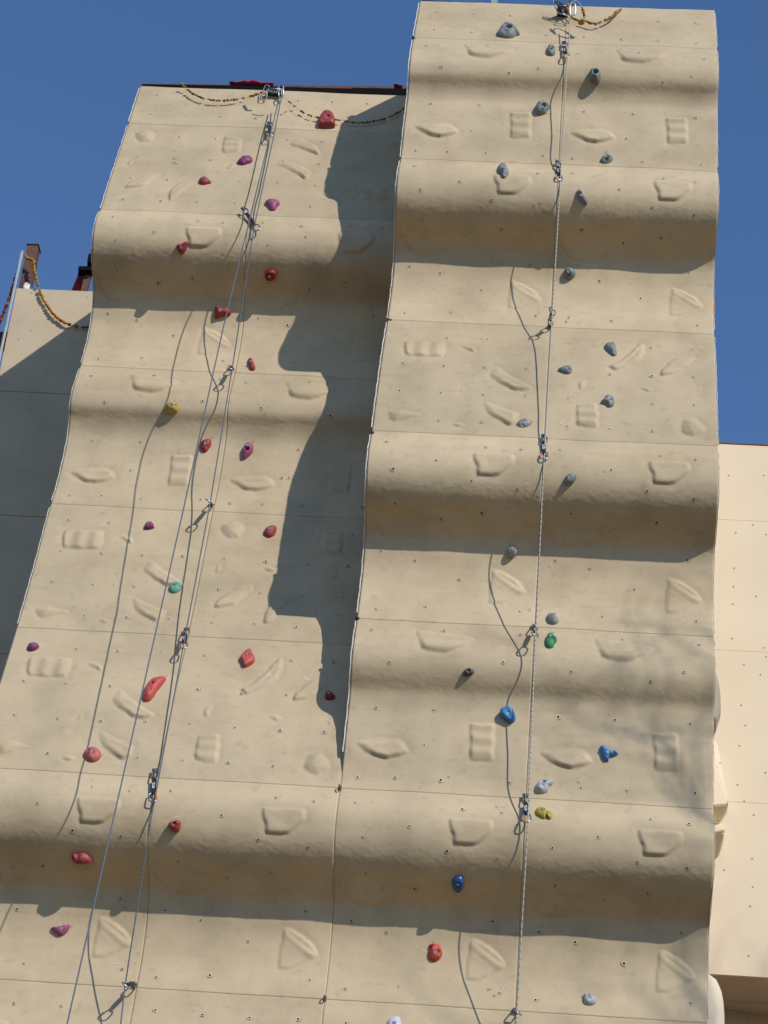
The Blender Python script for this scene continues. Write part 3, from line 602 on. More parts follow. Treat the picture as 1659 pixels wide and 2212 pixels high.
hold('glossy dark blue oval hold in the shade under the lowest ripple', R, 8, [(292,505),(300,484),(322,474),(341,482),(345,505),(338,530),(318,543),(300,530)], 'dblu', .05, [(322,505,.018,-.012)], (319,508))
hold('orange-red hold wrapped by a curled ridge below the lowest ripple', R, 8, [(190,803),(196,783),(196,760),(215,756),(236,758),(247,778),(252,803),(240,824),(222,836),(200,830)], 'bred', .05, [(243,785,.011,.022),(238,815,.011,.015),(215,760,.011,.022),(202,772,.008,-.02)], (222,798))
hold('pale grey pointed hold at bottom right below the lowest ripple', R, 8, [(861,992),(866,972),(884,968),(898,982),(920,1000),(908,1018),(884,1020),(866,1012)], 'pale', .045, [(882,975,.009,-.014)], (886,987))
hold('lavender-white hold cut off by the bottom of the picture', R, 8, [(12,1098),(25,1078),(48,1068),(68,1074),(76,1104),(70,1140),(35,1150),(14,1130)], 'lav', .045, [], (44,1102))
hold('big red semicircular hold in the garland near the top of the left wall', L, 1, [(1376,537),(1379,512),(1392,490),(1412,480),(1436,490),(1447,514),(1446,537),(1425,541),(1400,541)], 'red', .085, [(1416,505,.014,-.03)], (1415,509), sharp=.35)
hold('purple lozenge hold left of the ropes on the upper left wall', L, 1, [(1024,696),(1036,682),(1055,672),(1080,671),(1091,683),(1087,695),(1068,702),(1050,707),(1034,703)], 'pur', .055, [], (1062,676))
hold('small red wedge hold on the upper left wall between two slim mouldings', L, 1, [(860,784),(862,769),(875,762),(892,765),(903,776),(913,785),(895,790),(875,792)], 'red', .05, [(900,784,.01,-.01)], (877,768))
hold('pink-purple three-cornered hold right of the ropes above the first left ripple', L, 1, [(1145,872),(1152,861),(1180,858),(1202,862),(1208,874),(1198,886),(1188,901),(1170,902),(1160,888)], 'mag', .055, [], (1180,868))
hold('red nose-shaped hold on the first left ripple with a long shadow', L, 1, [(760,1066),(765,1055),(785,1050),(805,1040),(812,1048),(806,1068),(795,1088),(780,1095),(768,1082)], 'red', .07, [(803,1048,.010,.012)], (783,1070))
hold('round dark red hold in the shade right of both blue ropes', L, 3, [(1143,88),(1147,70),(1165,60),(1185,64),(1195,80),(1188,100),(1168,108),(1150,104)], 'dred', .06, [], (1165,88), sharp=.35)
hold('red dog-bone hold crossed by the left blue rope at the shadow edge', L, 3, [(925,236),(930,216),(942,211),(957,221),(985,221),(998,235),(995,252),(975,255),(948,263),(925,268)], 'red', .075, [(965,225,.012,-.012)], (954,232))
hold('small narrow red hold under the first left ripple, right of the ropes', L, 3, [(1071,446),(1078,438),(1088,442),(1096,458),(1103,472),(1100,485),(1086,486),(1076,468)], 'red', .045, [], (1083,456))
hold('yellow ribbed hold alone on the left half of the second left ripple', L, 3, [(710,655),(718,640),(736,630),(752,634),(765,628),(766,648),(764,668),(742,674),(720,674)], 'yel', .065, [(727,650,.007,.014),(745,640,.010,.012),(735,655,.006,-.014),(760,640,.007,.014)], (741,652))
hold('red half-moon hold with chalk, touching the left blue rope', L, 3, [(862,812),(870,798),(888,789),(908,787),(913,802),(907,818),(895,838),(882,845),(868,832)], 'red', .055, [(895,822,.010,-.012)], (887,810))
hold('magenta teardrop hold with a big round pocket right of the ropes', L, 3, [(1050,830),(1056,812),(1072,803),(1090,806),(1094,822),(1088,843),(1070,862),(1052,873),(1047,855)], 'mag', .075, [(1067,832,.016,-.05)], (1072,817))
hold('small purple half-round hold on the left wall between long rope shadows', L, 5, [(623,68),(626,50),(640,41),(660,44),(665,62),(655,68),(638,71)], 'pur', .045, [], (641,46))
hold('dented red hold right of the ropes just left of the tower shadow', L, 5, [(1138,87),(1147,68),(1170,56),(1193,58),(1193,76),(1183,95),(1163,104),(1147,98)], 'red', .05, [(1180,85,.008,-.012),(1155,72,.01,.01)], (1171,73))
hold('teal green rounded hold between the two blue ropes', L, 5, [(728,328),(735,312),(752,302),(775,299),(785,312),(782,330),(765,344),(745,347),(732,340)], 'teal', .05, [(775,320,.012,-.012)], (757,313))
hold('small purple hold at the far left edge of the left wall', L, 5, [(118,582),(125,567),(145,562),(162,566),(168,576),(155,588),(138,594),(124,592)], 'pur', .045, [], (139,569))
hold('bright red faceted hold above a long crescent moulding, lower left wall', L, 5, [(1038,627),(1055,606),(1075,592),(1087,597),(1089,610),(1100,624),(1097,642),(1080,655),(1055,665),(1047,648)], 'srd', .05, [], (1067,618), sharp=.3)
hold('long chalky red banana hold against the left blue rope', L, 5, [(615,795),(620,768),(632,742),(652,718),(678,707),(705,704),(718,712),(706,732),(692,750),(676,770),(662,792),(645,808),(624,810)], 'srd', .06, [(656,738,.013,-.025),(640,790,.02,.012)], (657,740))
hold('salmon dome hold at the lower left below the small crescent', L, 5, [(360,1045),(366,1027),(385,1015),(408,1013),(428,1022),(437,1043),(425,1063),(400,1072),(375,1064)], 'sal', .055, [], (397,1035))
hold('dark maroon hold inside the tower shadow near the joint', L, 5, [(1402,788),(1408,775),(1422,773),(1437,781),(1449,794),(1440,806),(1420,809),(1405,803)], 'dred', .05, [], (1421,785))
hold('red saddle hold with a long shadow on the lowest left ripple', L, 7, [(725,246),(732,231),(750,227),(766,221),(778,232),(777,255),(770,270),(755,274),(738,264)], 'red', .085, [(752,240,.011,-.03),(770,238,.01,.015)], (754,247))
hold('red irregular hold in the shade under the lowest left ripple', L, 7, [(306,390),(315,377),(335,380),(352,374),(378,383),(395,397),(398,410),(375,414),(350,418),(318,412)], 'red', .06, [(330,390,.012,-.01)], None)
hold('magenta fin hold low on the left wall below the shaded ripple', L, 7, [(218,690),(235,684),(262,681),(285,676),(298,673),(297,692),(285,710),(265,724),(242,716),(228,704)], 'mag', .05, [], (268,692))

# ------------------------------------------------------------------ quickdraws
def nz(a): a = np.asarray(a, float); return a/np.linalg.norm(a)
def biner(t, A, a, s, ln, wd, m, gatecol=None, name='carabiner', gate_side=1):
    """D-shaped carabiner starting at A along a, width along s"""
    pts = []; prof_ = [(0, 0), (.10, .36), (.30, .50), (.75, .50), (.92, .38), (1, .05), (.96, -.28), (.80, -.42), (.30, -.30), (.08, -.22)]
    C = spl([(p[0], p[1]) for p in prof_], 26); pts = [A+a*ln*c[0]+s*wd*c[1] for c in C]
    o = MB(); o.tube([p-np.array(t.location) for p in pts], .0052, 7, True); body = o.build(name, m, t)
    if gatecol:
        g = MB(); p0 = A+a*ln*.28+s*wd*(-.36)*gate_side*1.0; p1 = A+a*ln*.80+s*wd*(-.47)*gate_side
        g.tube([p-np.array(t.location) for p in (p0, (p0+p1)/2-s*wd*.02, p1)], .0062, 7, False); g.build('gate', gatecol, body)
    return body
def quickdraw(label, A, B, s, ln_up=.085, gate=True, text=True, gs=1):
    A, B = np.asarray(A, float), np.asarray(B, float); a = nz(B-A); Ltot = np.linalg.norm(B-A)
    s = nz(np.asarray(s)-np.dot(s, a)*a); n = np.cross(a, s)
    t = thing('quickdraw', label, 'quickdraw', A, 'quickdraws clipped to the climbing ropes'); o = np.array(t.location)
    b = MB(); b.obox(A-o-a*.002+n*0, s*.018, a*.022, n*.0025); b.tube([A-o+s*.0-n*.012, A-o+n*.012], .009, 8); b.build('bolt_hanger', m_steel, t)
    biner(t, A-a*.004, a, s, ln_up, .046, m_steel, None)
    st = A+a*(ln_up-.014); en = B-a*(ln_up-.014); w0 = .0118
    sb = MB(); N_ = 8; v = []; f = []
    for i in range(N_+1):
        k = i/N_; p = st+(en-st)*k-o; ww = w0*(1+.35*math.sin(math.pi*min(1, k*1.0))); th = .0035+.002*abs(math.cos(math.pi*k))
        for (x_, y_) in ((-1, -1), (1, -1), (1, 1), (-1, 1)): v.append(p+s*ww*x_+n*th*y_)
    for i in range(N_):
        for k in range(4): f.append((4*i+k, 4*i+(k+1) % 4, 4*i+4+(k+1) % 4, 4*i+4+k))
    f += [(3, 2, 1, 0), (4*N_, 4*N_+1, 4*N_+2, 4*N_+3)]
    sb.add(v, f); so_ = sb.build('sling', m_sling, t)
    if text:
        cu = bpy.data.curves.new('txt', 'FONT'); cu.body = 'PETZL'; cu.size = .021; cu.align_x = 'CENTER'; cu.align_y = 'CENTER'; cu.extrude = .0004; cu.offset = .0006
        to = bpy.data.objects.new('txt', cu); me = bpy.data.meshes.new_from_object(to); bpy.data.objects.remove(to)
        tow = nz(CAM-A); nn = n if n.dot(tow) > 0 else -n
        xax = -a; yax = np.cross(nn, xax); mid = (st+en)/2-o+nn*.0072; vs = [mid+xax*p.co.x+yax*p.co.y+nn*p.co.z for p in me.vertices]
        mesh_obj('printed_logo', vs, [list(p.vertices) for p in me.polygons], m_white, so_)
    biner(t, B-a*ln_up+a*.004, a, s*gs, ln_up, .055, m_alu, m_gate if gate else None)
    return t
def onwall(prof, px, off): P = prof.surf(*px); return P+prof.nrm(P[2])*off
def front(px, Y): return hitY(*px, Y)
# rope stations: picture point and distance in front of the wall
QR = [((1218,101),.035,(1224.5,143),.10,'topmost quickdraw of the white rope, beside the small pocket hold'),
      ((1204,358),.035,(1209,413),.09,'quickdraw lying on the second ripple of the tall tower'),
      ((1187,708),.02,(1193.5,667),None,'quickdraw sticking straight out of the hollow and casting a long shadow'),
      ((1174,950),.03,(1174.5,1020),.10,'quickdraw hanging on the big third ripple with a printed black sling'),
      ((1154,1356),.02,(1156,1385),None,'quickdraw beside the green hold, seen nearly end-on with a long shadow'),
      ((1134,1726),.03,(1139,1804),.14,'quickdraw on the lowest ripple left of the yellow hold'),
      ((1114,2184),.02,(1119,2188),None,'quickdraw at the bottom of the white rope near the picture edge')]
def yat(prof, px, d):                                     # point on the ray through px that lies d in front of the wall
    r_ = ray(*px); P = prof.surf(*px)
    for _ in range(40):
        n = prof.nrm(P[2]); e = (prof.Y(P[2])-P[1])-d
        P = P-r_*(-e)*.7 if True else P
    return P
outs = []
for (a, da, b_, db, lb) in QR:
    A = onwall(R, a, da)
    if db is None:
        B = yat(R, b_, .25)
    else: B = yat(R, b_, db)
    a_ = nz(B-A); B = A+a_*min(max(np.linalg.norm(B-A), .20), .27)
    s = np.array([1., 0, 0]) if abs(a_[1]) < .7 else nz(np.cross(a_, SUNDIR)*-1)
    quickdraw(lb, A, B, s if lb.find('lying') < 0 else [1, .3, 0], text=True, gs=1); outs.append((A, B, a_))
def rope(name, label, pts, m, r=.0048, n=16):
    P = [np.asarray(p, float) for p in pts]; o = np.array(P[0]); out = []
    for a, b_ in zip(P[:-1], P[1:]):
        for k in range(n): out.append(a+(b_-a)*k/n-o)
    out.append(P[-1]-o); t_ = MB(); t_.tube(out, r, 8); ob = t_.build(name, m, None); ob.location = [float(c) for c in o]; tag(ob, label, 'rope'); return ob
def topoint(px, near):                                    # on the ray through px, at the y of a known point
    return hitY(px[0], px[1], near[1])
pr = [hitY(1231, 38, -.02), hitY(1229.5, 88, -.13)]
rp = [(1224.5,140),(1209.5,408),(1193.5,670),(1174,1014),(1156,1386),(1139,1800),(1116,2190)]
for px, (A, B, a_) in zip(rp, outs): pr.append(hitY(px[0], px[1], B[1]+.006))
pr.append(hitY(1110, 2290, outs[-1][1][1]-.02)); last = pr[-1]; pr.append(np.array([last[0]-.1, last[1]-.9, .1]))
rope('climbing_rope', 'white black-flecked rope running down the tall tower through its quickdraws', pr, m_rope1)

QL = [((582,272),.03,(584,308),.10,'quickdraw near the top of the left wall under the anchor bar'),
      ((541,460),.02,(548,492),None,'dark quickdraw lying slantwise above the first left ripple'),
      ((500,796),.02,(499,799),None,'quickdraw sticking out below the purple hollow of the left wall above a long shadow'),
      ((457,1092),.02,(451,1082),None,'quickdraw on the left rope just above the lower flat panels'),
      ((403,1366),.03,(392,1415),.14,'quickdraw with an orange gate above the long chalky red hold'),
      ((335,1672),.03,(328,1762),.10,'quickdraw on the lowest left ripple beside the red saddle hold'),
      ((292,2128),.02,(270,2128),None,'quickdraw at the bottom of the left wall pulled to the left')]
outl = []
for k, (a, da, b_, db, lb) in enumerate(QL):
    A = onwall(L, a, da); B = yat(L, b_, .24 if db is None else db)
    a_ = nz(B-A); B = A+a_*min(max(np.linalg.norm(B-A), .20), .29)
    if k == 1: 
        A = onwall(L, (526, 463), .05); B = hitY(557, 497, L.Y(A[2])-.14)
    quickdraw(lb, A, B, [.5, .1, 1] if k == 1 else ([1, 0, .1] if abs(a_[1]) < .7 else nz(np.cross(a_, SUNDIR)*-1)), text=k in (4, 5), gs=-1 if k == 5 else 1); outl.append((A, B, a_))
rpl = [(590,300),(549,490),(501,800),(453,1092),(393,1412),(327,1765),(270,2130)]
pl_ = [hitY(608, 209, 1.0)]
for px, (A, B, a_) in zip(rpl, outl): pl_.append(hitY(px[0], px[1], B[1]+.004))
pl_.append(hitY(252, 2290, outl[-1][1][1]-.1)); last = pl_[-1]; pl_.append(np.array([last[0]-.1, last[1]-.9, .1]))
rope('climbing_rope', 'blue-grey rope clipped through the quickdraws of the left wall', pl_, m_rope2)
zL = lambda px, Y: hitY(px[0], px[1], Y)
pb_ = [zL((604, 208), .98), zL((586, 280), .80), zL((535, 490), .36), zL((480, 718), .12), zL((395, 1106), -.12), zL((332, 1385), -.46), zL((270, 1659), -.81), zL((145, 2212), -1.5), zL((125, 2300), -1.62)]
last = pb_[-1]; pb_.append(np.array([last[0]-.3, last[1]-1.0, .1]))
rope('climbing_rope', 'blue-grey rope hanging free in front of the left wall from its top anchor', pb_, m_rope2)

# ------------------------------------------------------------------ top anchors
def anchor(label, prof, pa, pb, Yf, prj, bpts):
    A, B = hitY(*pa, Yf), hitY(*pb, Yf); c = (A+B)/2
    t = thing('belay_anchor', label, 'anchor', c); b = MB(); hx = (B[0]-A[0])/2
    b.obox((0, prj/2, 0), (hx, 0, (B[2]-A[2])/2), (0, prj/2, 0), (0, 0, .012)); b.build('bracket', mat('weathered_steel', (.13, .115, .10), .5, .5, noise=[(20, 4, .4, .75, (.5, .45, .4), 1)]), t)
    b = MB(); b.tube([(-hx*1.02, 0, -.006), (hx*1.02, 0, -.006)], .011, 10); b.build('cross_bar', m_steel, t)
    for (px, px2, dY, s, mm) in bpts:
        P0 = hitY(*px, Yf+dY); P1 = hitY(*px2, Yf+dY+.015); a = nz(P1-P0)
        biner(t, P0, a, nz(np.array(s, float)-np.dot(s, a)*a), np.linalg.norm(P1-P0), .05, mm)
    return t, c
tA, cA = anchor('steel top anchor with hanging carabiners on the edge of the left wall', L, (577,191), (610,193), 1.12, .12,
    [((577,183),(571,203),0,(1,0,0),m_steel),((572,198),(568,216),0,(1,.3,0),m_steel),((580,188),(577,200),0,(1,0,0),m_dsteel),((606,184),(606,202),0,(1,0,0),m_steel),((604,192),(608,209),.0,(1,-.3,0),m_alu),((612,186),(600,194),.02,(0,0,1),m_steel),((609,194),(609,210),-.03,(.2,1,0),m_steel)])
b = MB(); cpts = [hitY(*p, .94)-cA for p in [(578,193),(584,197),(590,199),(597,199),(604,195)]]
for i in range(len(cpts)-1):
    for k in range(2):
        p = cpts[i]+(cpts[i+1]-cpts[i])*(k+.5)/2; d_ = nz(cpts[i+1]-cpts[i]); s_ = [0, 0, 1.] if k else [0, 1., 0]
        b.tube([p+d_*.012*math.cos(x)+np.array(s_)*.007*math.sin(x) for x in np.linspace(0, 2*math.pi, 10, endpoint=False)], .0028, 5, True)
b.build('chain', m_alu, tA)
tB, cB = anchor('steel top anchor tangled with carabiners and garland on the tall tower', R, (1204,12), (1230,13), .10, .20,
    [((1196,1),(1213,30),0,(.6,0,.8),m_steel),((1198,2),(1222,20),-.02,(0,.2,1),m_dsteel),((1213,29),(1232,37),-.02,(.2,.6,.6),m_alu),((1225,38),(1239,58),.12,(1,.2,0),m_steel),((1236,4),(1237,34),0,(1,0,0),m_alu),((1214,34),(1218,72),.2,(1,.2,0),m_steel),((1222,50),(1231,70),.18,(1,0,.2),m_steel),((1234,2),(1222,24),.02,(1,.5,0),m_dsteel)])
b = MB(); loop = [hitY(*p, -.05)-cB for p in [(1229,28),(1230,14),(1236,5),(1243,2),(1250,6),(1256,14),(1261,26),(1262,40)]]
lp = []; 
for i in range(len(loop)-1):
    for k in range(4): lp.append(loop[i]+(loop[i+1]-loop[i])*k/4)
lp.append(loop[-1]); b.tube(lp, .0065, 7); b.build('sling_loop', m_pole, tB)

# ------------------------------------------------------------------ garlands
def garland(label, pts, Yf, mats, r=.0115, gap=.021, skip=.12, seed=1, group='marigold garlands strung from the wall tops'):
    """pts: picture points; Yf: depth, one value or one per point"""
    ys = Yf if hasattr(Yf, '__len__') else [Yf]*len(pts); W = [hitY(*p, y) for p, y in zip(pts, ys)]
    dense = []
    for i in range(len(W)-1):
        a, b_, c, d = W[max(i-1, 0)], W[i], W[i+1], W[min(i+2, len(W)-1)]
        for k in range(12):
            u = k/12; dense.append(.5*((2*b_)+(-a+c)*u+(2*a-5*b_+4*c-d)*u*u+(-a+3*b_-3*c+d)*u**3))
    dense.append(W[-1]); D = np.array(dense); o = D[0].copy(); D = D-o
    t = thing('garland', label, 'garland', o, group); rr = random.Random(seed)
    s = MB(); s.tube(list(D), .0012, 4); s.build('string', m_string, t)
    ln = np.concatenate([[0], np.cumsum(np.linalg.norm(np.diff(D, axis=0), axis=1))]); x = 0.; fl = MB(); i = 0
    while x < ln[-1]:
        if rr.random() > skip:
            p = np.array([np.interp(x, ln, D[:, k]) for k in range(3)])+np.array([rr.uniform(-1, 1), rr.uniform(-1, 1), rr.uniform(-1, 1)])*r*.22
            fl.blob(p, r*rr.uniform(.75, 1.15), rr.choices(range(len(mats)), [7]+[1.2]*(len(mats)-1))[0], i+seed*99, (1, 1, .8)); x += gap*rr.uniform(.75, 1.2)
        else: x += gap*rr.uniform(1, 2.2)
        i += 1
    o_ = fl.build('blossoms', mats, t); return t
wl = lambda pts, d, P: [yat(P, p, d)[1] for p in pts]
p_ = [(393,182),(402,191),(418,203),(436,211),(458,216),(482,217.5),(506,215),(530,211),(552,205),(570,198)]
garland('faded marigold garland sagging left of the anchor on the left wall top', p_, [L.Y(15.9)-.06]*2+wl(p_[2:8], .045, L)+[1.02, 1.0], [m_ylw, m_dry, m_dry], seed=2, r=.0125)
p_ = [(650,240),(660,246),(672,251),(684,253.5),(698,256),(724,258),(740,261),(757,264),(775,265.5),(792,264),(812,261),(835,255),(855,246),(873,234)]
garland('dry marigold garland running behind the big red hold into the tower shadow', p_, wl(p_, .035, L), [m_ylw, m_dry, m_dry, m_red], seed=3)
p_ = [(612,207),(622,217),(632,226),(642,234),(650,240)]
garland('thin string with single dried blossoms right of the left anchor', p_, [.98, 1.0]+wl(p_[2:], .05, L), [m_ylw], seed=4, skip=.88)
p_ = [(1256,44),(1266,46),(1276,50),(1288,50.5),(1300,47),(1312,42),(1322,36),(1331,27),(1342,20)]
garland('faded marigold garland hanging right of the anchor on the tall tower', p_, wl(p_[:-1], .05, R)+[.30], [m_ylw, m_dry, m_dry], seed=5, skip=.12, gap=.018, r=.0125)
p_ = [(1226,6),(1226,18),(1229,30),(1236,38),(1246,43),(1256,46),(1261,44),(1262,34),(1259,22),(1256,14)]
garland('dense marigold garland looped around the anchor of the tall tower', p_, [-.05]*10, [m_ylw, m_dry, m_org], seed=6, skip=.05, gap=.016)
p_ = [(1252,46),(1257,43),(1261,48),(1256,52),(1251,48),(1257,47),(1262,45)]
garland('knotted clump of marigolds under the anchor loop of the tall tower', p_, [-.03]*7, [m_ylw, m_ylw, m_org], seed=7, skip=0, gap=.012)
p_ = [(53,552),(58,556),(65,560),(72,563),(74,580),(78,600),(84,622),(92,643),(104,664),(118,681),(135,694),(152,702),(170,706),(186,707),(196,705)]
garland('bright marigold garland swinging from the steel post at far left', p_, [3.60, 3.58, 3.57, 3.57, 3.57, 3.57, 3.565]+[3.565]*8, [m_ylw, m_org, m_ylw], seed=8, r=.017, gap=.022, skip=.05)
p_ = [(42,570),(37,590),(30,612),(23,632),(16,655),(8,675),(0,697),(-8,715)]
garland('red and orange blossom garland hanging free left of the grey pole', p_, [3.6]*8, [m_red, m_org, m_red], seed=9, r=.017, gap=.022, skip=.02)
p_ = [(1541,650),(1543,668),(1541,690),(1543,712)]
garland('orange garland peeping out behind the right edge of the tall tower', p_, [.6]*4, [m_org], seed=10, r=.012, gap=.02, skip=.1)

# ------------------------------------------------------------------ posts, pole, cloth and braces
A, B_ = hitY(64, 540, YF+.12), hitY(50, 640, YF+.12)
t = thing('steel_post', 'rust-brown square steel post standing above the far left wall', 'post', (B_[0]+.02, YF+.1, fzt-.4))
b = MB(); o = np.array(t.location); top = hitY(66, 537, YF+.12)[2]
xa = float(hitY(53, 560, YF+.06)[0])-o[0]; xb = float(hitY(76, 560, YF+.06)[0])-o[0]
b.box((xa, -.04, 0), (xb, .08, top-o[2])); b.build('shaft', m_rust, t)
b = MB(); b.box((xa-.01, -.05, top-o[2]), (xb+.01, .09, top-o[2]+.012)); b.build('cap', m_rust, t)
b = MB()
for k in range(7): b.blob(((xa+xb)/2+.02*math.sin(k*2.1)+.03, -.06, fzt-o[2]+.02+.012*k), .03-.003*k, 0, k)
b.build('foam_filler', m_chalk, t)
P0, P1 = hitY(48, 543, YF-.03), hitY(2, 758, YF-.03)
t = MB(); d_ = nz(P0-P1); t.tube([P0-P0, (P1-P0), np.array([(P1-P0)[0], 0, -P0[2]+.0])], .0145, 10); o_ = t.build('grey_pipe', m_pole); o_.location = P0
tag(o_, 'pale grey pipe running up the left edge of the far left wall', 'pipe')
t = MB(); P0 = hitY(-6, 716, YF+.4); t.box((-.6, 0, -.16), (.06, .1, 0)); o_ = t.build('steel_beam', m_rust); o_.location = [float(c) for c in P0+[.06, 0, 0]]; tag(o_, 'orange-brown steel beam end poking in at the far left', 'beam')
# brace with clamps and the hanging cloth
P0, P1 = hitY(181, 634, 3.85), hitY(203, 545, 3.85)
t = thing('steel_brace', 'brown steel brace with black clamps left of the first left ripple', 'brace', P0)
d_ = P1-P0; b = MB(); b.obox(d_*.45, (.028, 0, 0), (0, .03, 0), d_*.62); b.build('bar', m_rust, t)
for k, (pa, pb) in enumerate([((172,584),(200,588)), ((194,553),(200,575))]):
    a_, c_ = hitY(*pa, 3.8)-P0, hitY(*pb, 3.8)-P0; b = MB(); m_ = (a_+c_)/2
    b.obox(m_, (abs(c_[0]-a_[0])/2+.004, 0, 0), (0, .05, 0), (0, 0, .022 if k == 0 else .05)); b.tube([a_, a_-[0, 0, .07]], .012, 6); b.build('clamp', m_black, t)
P0 = hitY(176, 583, 3.95); pts = [(176,583),(181,590),(184,600),(181,616),(178,629),(160,630),(154,629),(163,612),(170,596)]
loc = [hitY(*p, 3.95)-P0 for p in pts]; v = []; f = []; n_ = len(loc)
for y_ in (-.02, .03): v += [p+[0, y_+.02*math.sin(i*2.3), 0] for i, p in enumerate(loc)]
v += [sum(loc)/n_+[0, -.07, 0], sum(loc)/n_+[0, .07, 0]]
for i in range(n_): f += [(i, (i+1) % n_, 2*n_), (n_+(i+1) % n_, n_+i, 2*n_+1), (i, n_+i, n_+(i+1) % n_, (i+1) % n_)]
b = MB(); b.add(v, f, 0, True); o_ = b.build('cloth', mat('crimson_cloth', (.30, .012, .03), .8, noise=[(7, 3, .35, .7, (.5, .4, .4), 1)])); o_.location = P0; tag(o_, 'dark crimson cloth bundled against the brace at the left', 'cloth')
def toprag(label, pts, Y):
    P0 = hitY(*pts[0], Y); n_ = len(pts); v = []; f = []
    for i, (x, y, y2) in enumerate(pts):
        a = hitY(x, y, Y)-P0; c = hitY(x, y2, Y)-P0; w_ = .03+.01*math.sin(i*1.9)
        for k in range(7):
            u = k/6; v.append(a*(1-u)+c*u+np.array([.008*math.sin(i*3+k), -w_*math.sin(math.pi*u), 0]))
        for k in range(5): u = (k+1)/6; v.append(c*(1-u)+a*u+np.array([0, w_*math.sin(math.pi*u)*1.2, 0]))
    for i in range(n_-1):
        for k in range(12): f.append((i*12+k, i*12+(k+1) % 12, (i+1)*12+(k+1) % 12, (i+1)*12+k))
    f += [tuple(range(12))[::-1], tuple((n_-1)*12+k for k in range(12))]
    b = MB(); b.add(v, f, 0, True); o_ = b.build('cloth', m_pink); o_.location = P0; tag(o_, label, 'cloth')
def hy(x, y, Y): return hitY(x, y, Y)
_h = hitY
def _hp(p, Y): return _h(p[0], p[1], Y)
def toprag2(label, pts, Y): 
    pts = [tuple(p) for p in pts]; globals()['hitY'] = lambda *a: _h(a[0], a[1], a[-1]); toprag(label, pts, Y); globals()['hitY'] = _h
toprag2('pink-red cloth draped over the top beam left of the left anchor', [(497,181.5,182.5),(501,179.3,182.5),(508,178.6,182.5),(518,178.2,182.5),(527,177,182.5),(533,175.2,182.8),(540,174.2,183),(547,175,183),(555,177,183.5),(566,179.6,184),(590,182.6,184)], 1.37)
toprag2('small pink cloth scrap on the left beam next to the tall tower', [(852,186.5,188),(856,185.6,188),(862,185.8,188),(868,187,188.5)], 1.38)
# joint hangers on the seam between the towers
def hanger(label, P, prof, px):
    A = onwall(prof, px, .004); t = thing('bolt_hanger', label, 'bolt hanger', A, 'empty bolt hangers in the joint between the towers'); n = prof.nrm(A[2])
    b = MB(); b.obox(n*.0, (.010, 0, 0), (0, 0, .018), n*.002); b.build('plate', m_rust, t)
    b = MB(); c = n*.022+np.array([-.004, 0, -.010]); b.tube([c+n*.018*math.cos(x)+np.array([0, 0, 1.])*.017*math.sin(x) for x in np.linspace(0, 2*math.pi, 14, endpoint=False)], .0045, 6, True); b.build('ring', m_rust, t)
hanger('empty bolt hanger where the two towers join, at the upper end of the joint', None, R, (734.5,1704))
hanger('empty bolt hanger low on the joint between the towers, near the bottom', None, R, (702,2158))
def plug(px, label):
    A = onwall(R, px, .0); t = thing('seam_bolt', label, 'bolt', A, 'dark bolts on the left edge of the tall tower'); n = R.nrm(A[2])
    b = MB(); b.tube([(-.02, 0, 0), (.004, 0, 0)], .012, 8); b.build('bolt_head', m_dsteel, t); b = MB(); b.disc((-.022, 0, 0), (-1, 0, 0), 0, .018, 10); b.build('washer', m_steel, t)
for px, w_ in [((893,83),'at the first seam below the top'),((842,692),'at the seam under the second ripple'),((804,935),'at the seam above the third ripple'),((772,1336),'at the seam below the third ripple')]:
    plug((px[0]+3, px[1]), 'dark bolt on the tall tower edge '+w_)

# ------------------------------------------------------------------ marks on the walls: pencil ticks and chalk
def marks(t, off, prof, items, m, name):
    b = MB()
    for (c, x, y, dx, dy) in items:
        A = prof.surf(*q(c, x, y)); B = prof.surf(*q(c, x+dx, y+dy)); n = prof.nrm(A[2]); K, X0_, Zs = (KR, 0., ZR) if prof is R else (KL, -2*PW, ZL)
        A = A+n*(relief_h(prof, Zs, X0_, K, A[0], A[2])+.004)-off; B = B+n*(relief_h(prof, Zs, X0_, K, B[0], B[2])+.004)-off
        d = nz(B-A); s = np.cross(n, d)*.0013; b.add([A-s, B-s*.5, B+s*.5, A+s], [(0, 1, 2, 3)])
    b.build(name, m, t)
TR_ = [(2,952,655,8,14),(2,960,655,6,10),(2,700,490,10,6),(2,666,878,14,0),(2,666,886,14,0),(2,674,876,0,14),(4,662,250,8,-22),(4,668,252,14,-12),(4,794,272,3,-13),(4,799,272,3,-13),(4,950,378,-12,4),(4,404,955,6,-12),(4,400,953,6,-12),(4,790,380,-8,0),(6,1048,340,16,-5),(6,1052,344,16,-5),(6,622,424,14,-7),(6,624,430,14,-7),(6,548,150,-2,-12),(6,556,150,2,-12),(6,764,570,18,8),(6,772,568,16,10),(6,780,568,10,10),(6,562,905,6,8),(6,966,1076,0,12),(6,966,1076,-10,6),(6,966,1076,8,4),
       (8,274,40,10,-4),(8,276,46,10,-4),(8,834,58,4,10),(8,842,58,2,10),(8,700,104,6,8),(8,482,166,5,8),(8,487,166,5,8),(8,446,956,18,-2),(8,446,961,18,-2),(8,745,478,-2,12),(8,753,478,-4,12),(8,676,680,0,11),(8,683,680,0,11),(8,214,757,0,-10),(8,852,985,10,4),(8,853,992,10,2),(8,858,995,8,6)]
TRr = [(8,270,398,18,-6),(8,276,392,6,6),(8,470,982,14,8),(8,476,990,4,-12),(8,150,508,8,8),(4,948,932,14,6),(4,950,936,2,-12),(4,800,632,14,2),(4,782,748,18,0),(2,668,895,12,6),(2,872,497,8,0),(4,418,358,10,10),(6,708,234,10,8)]
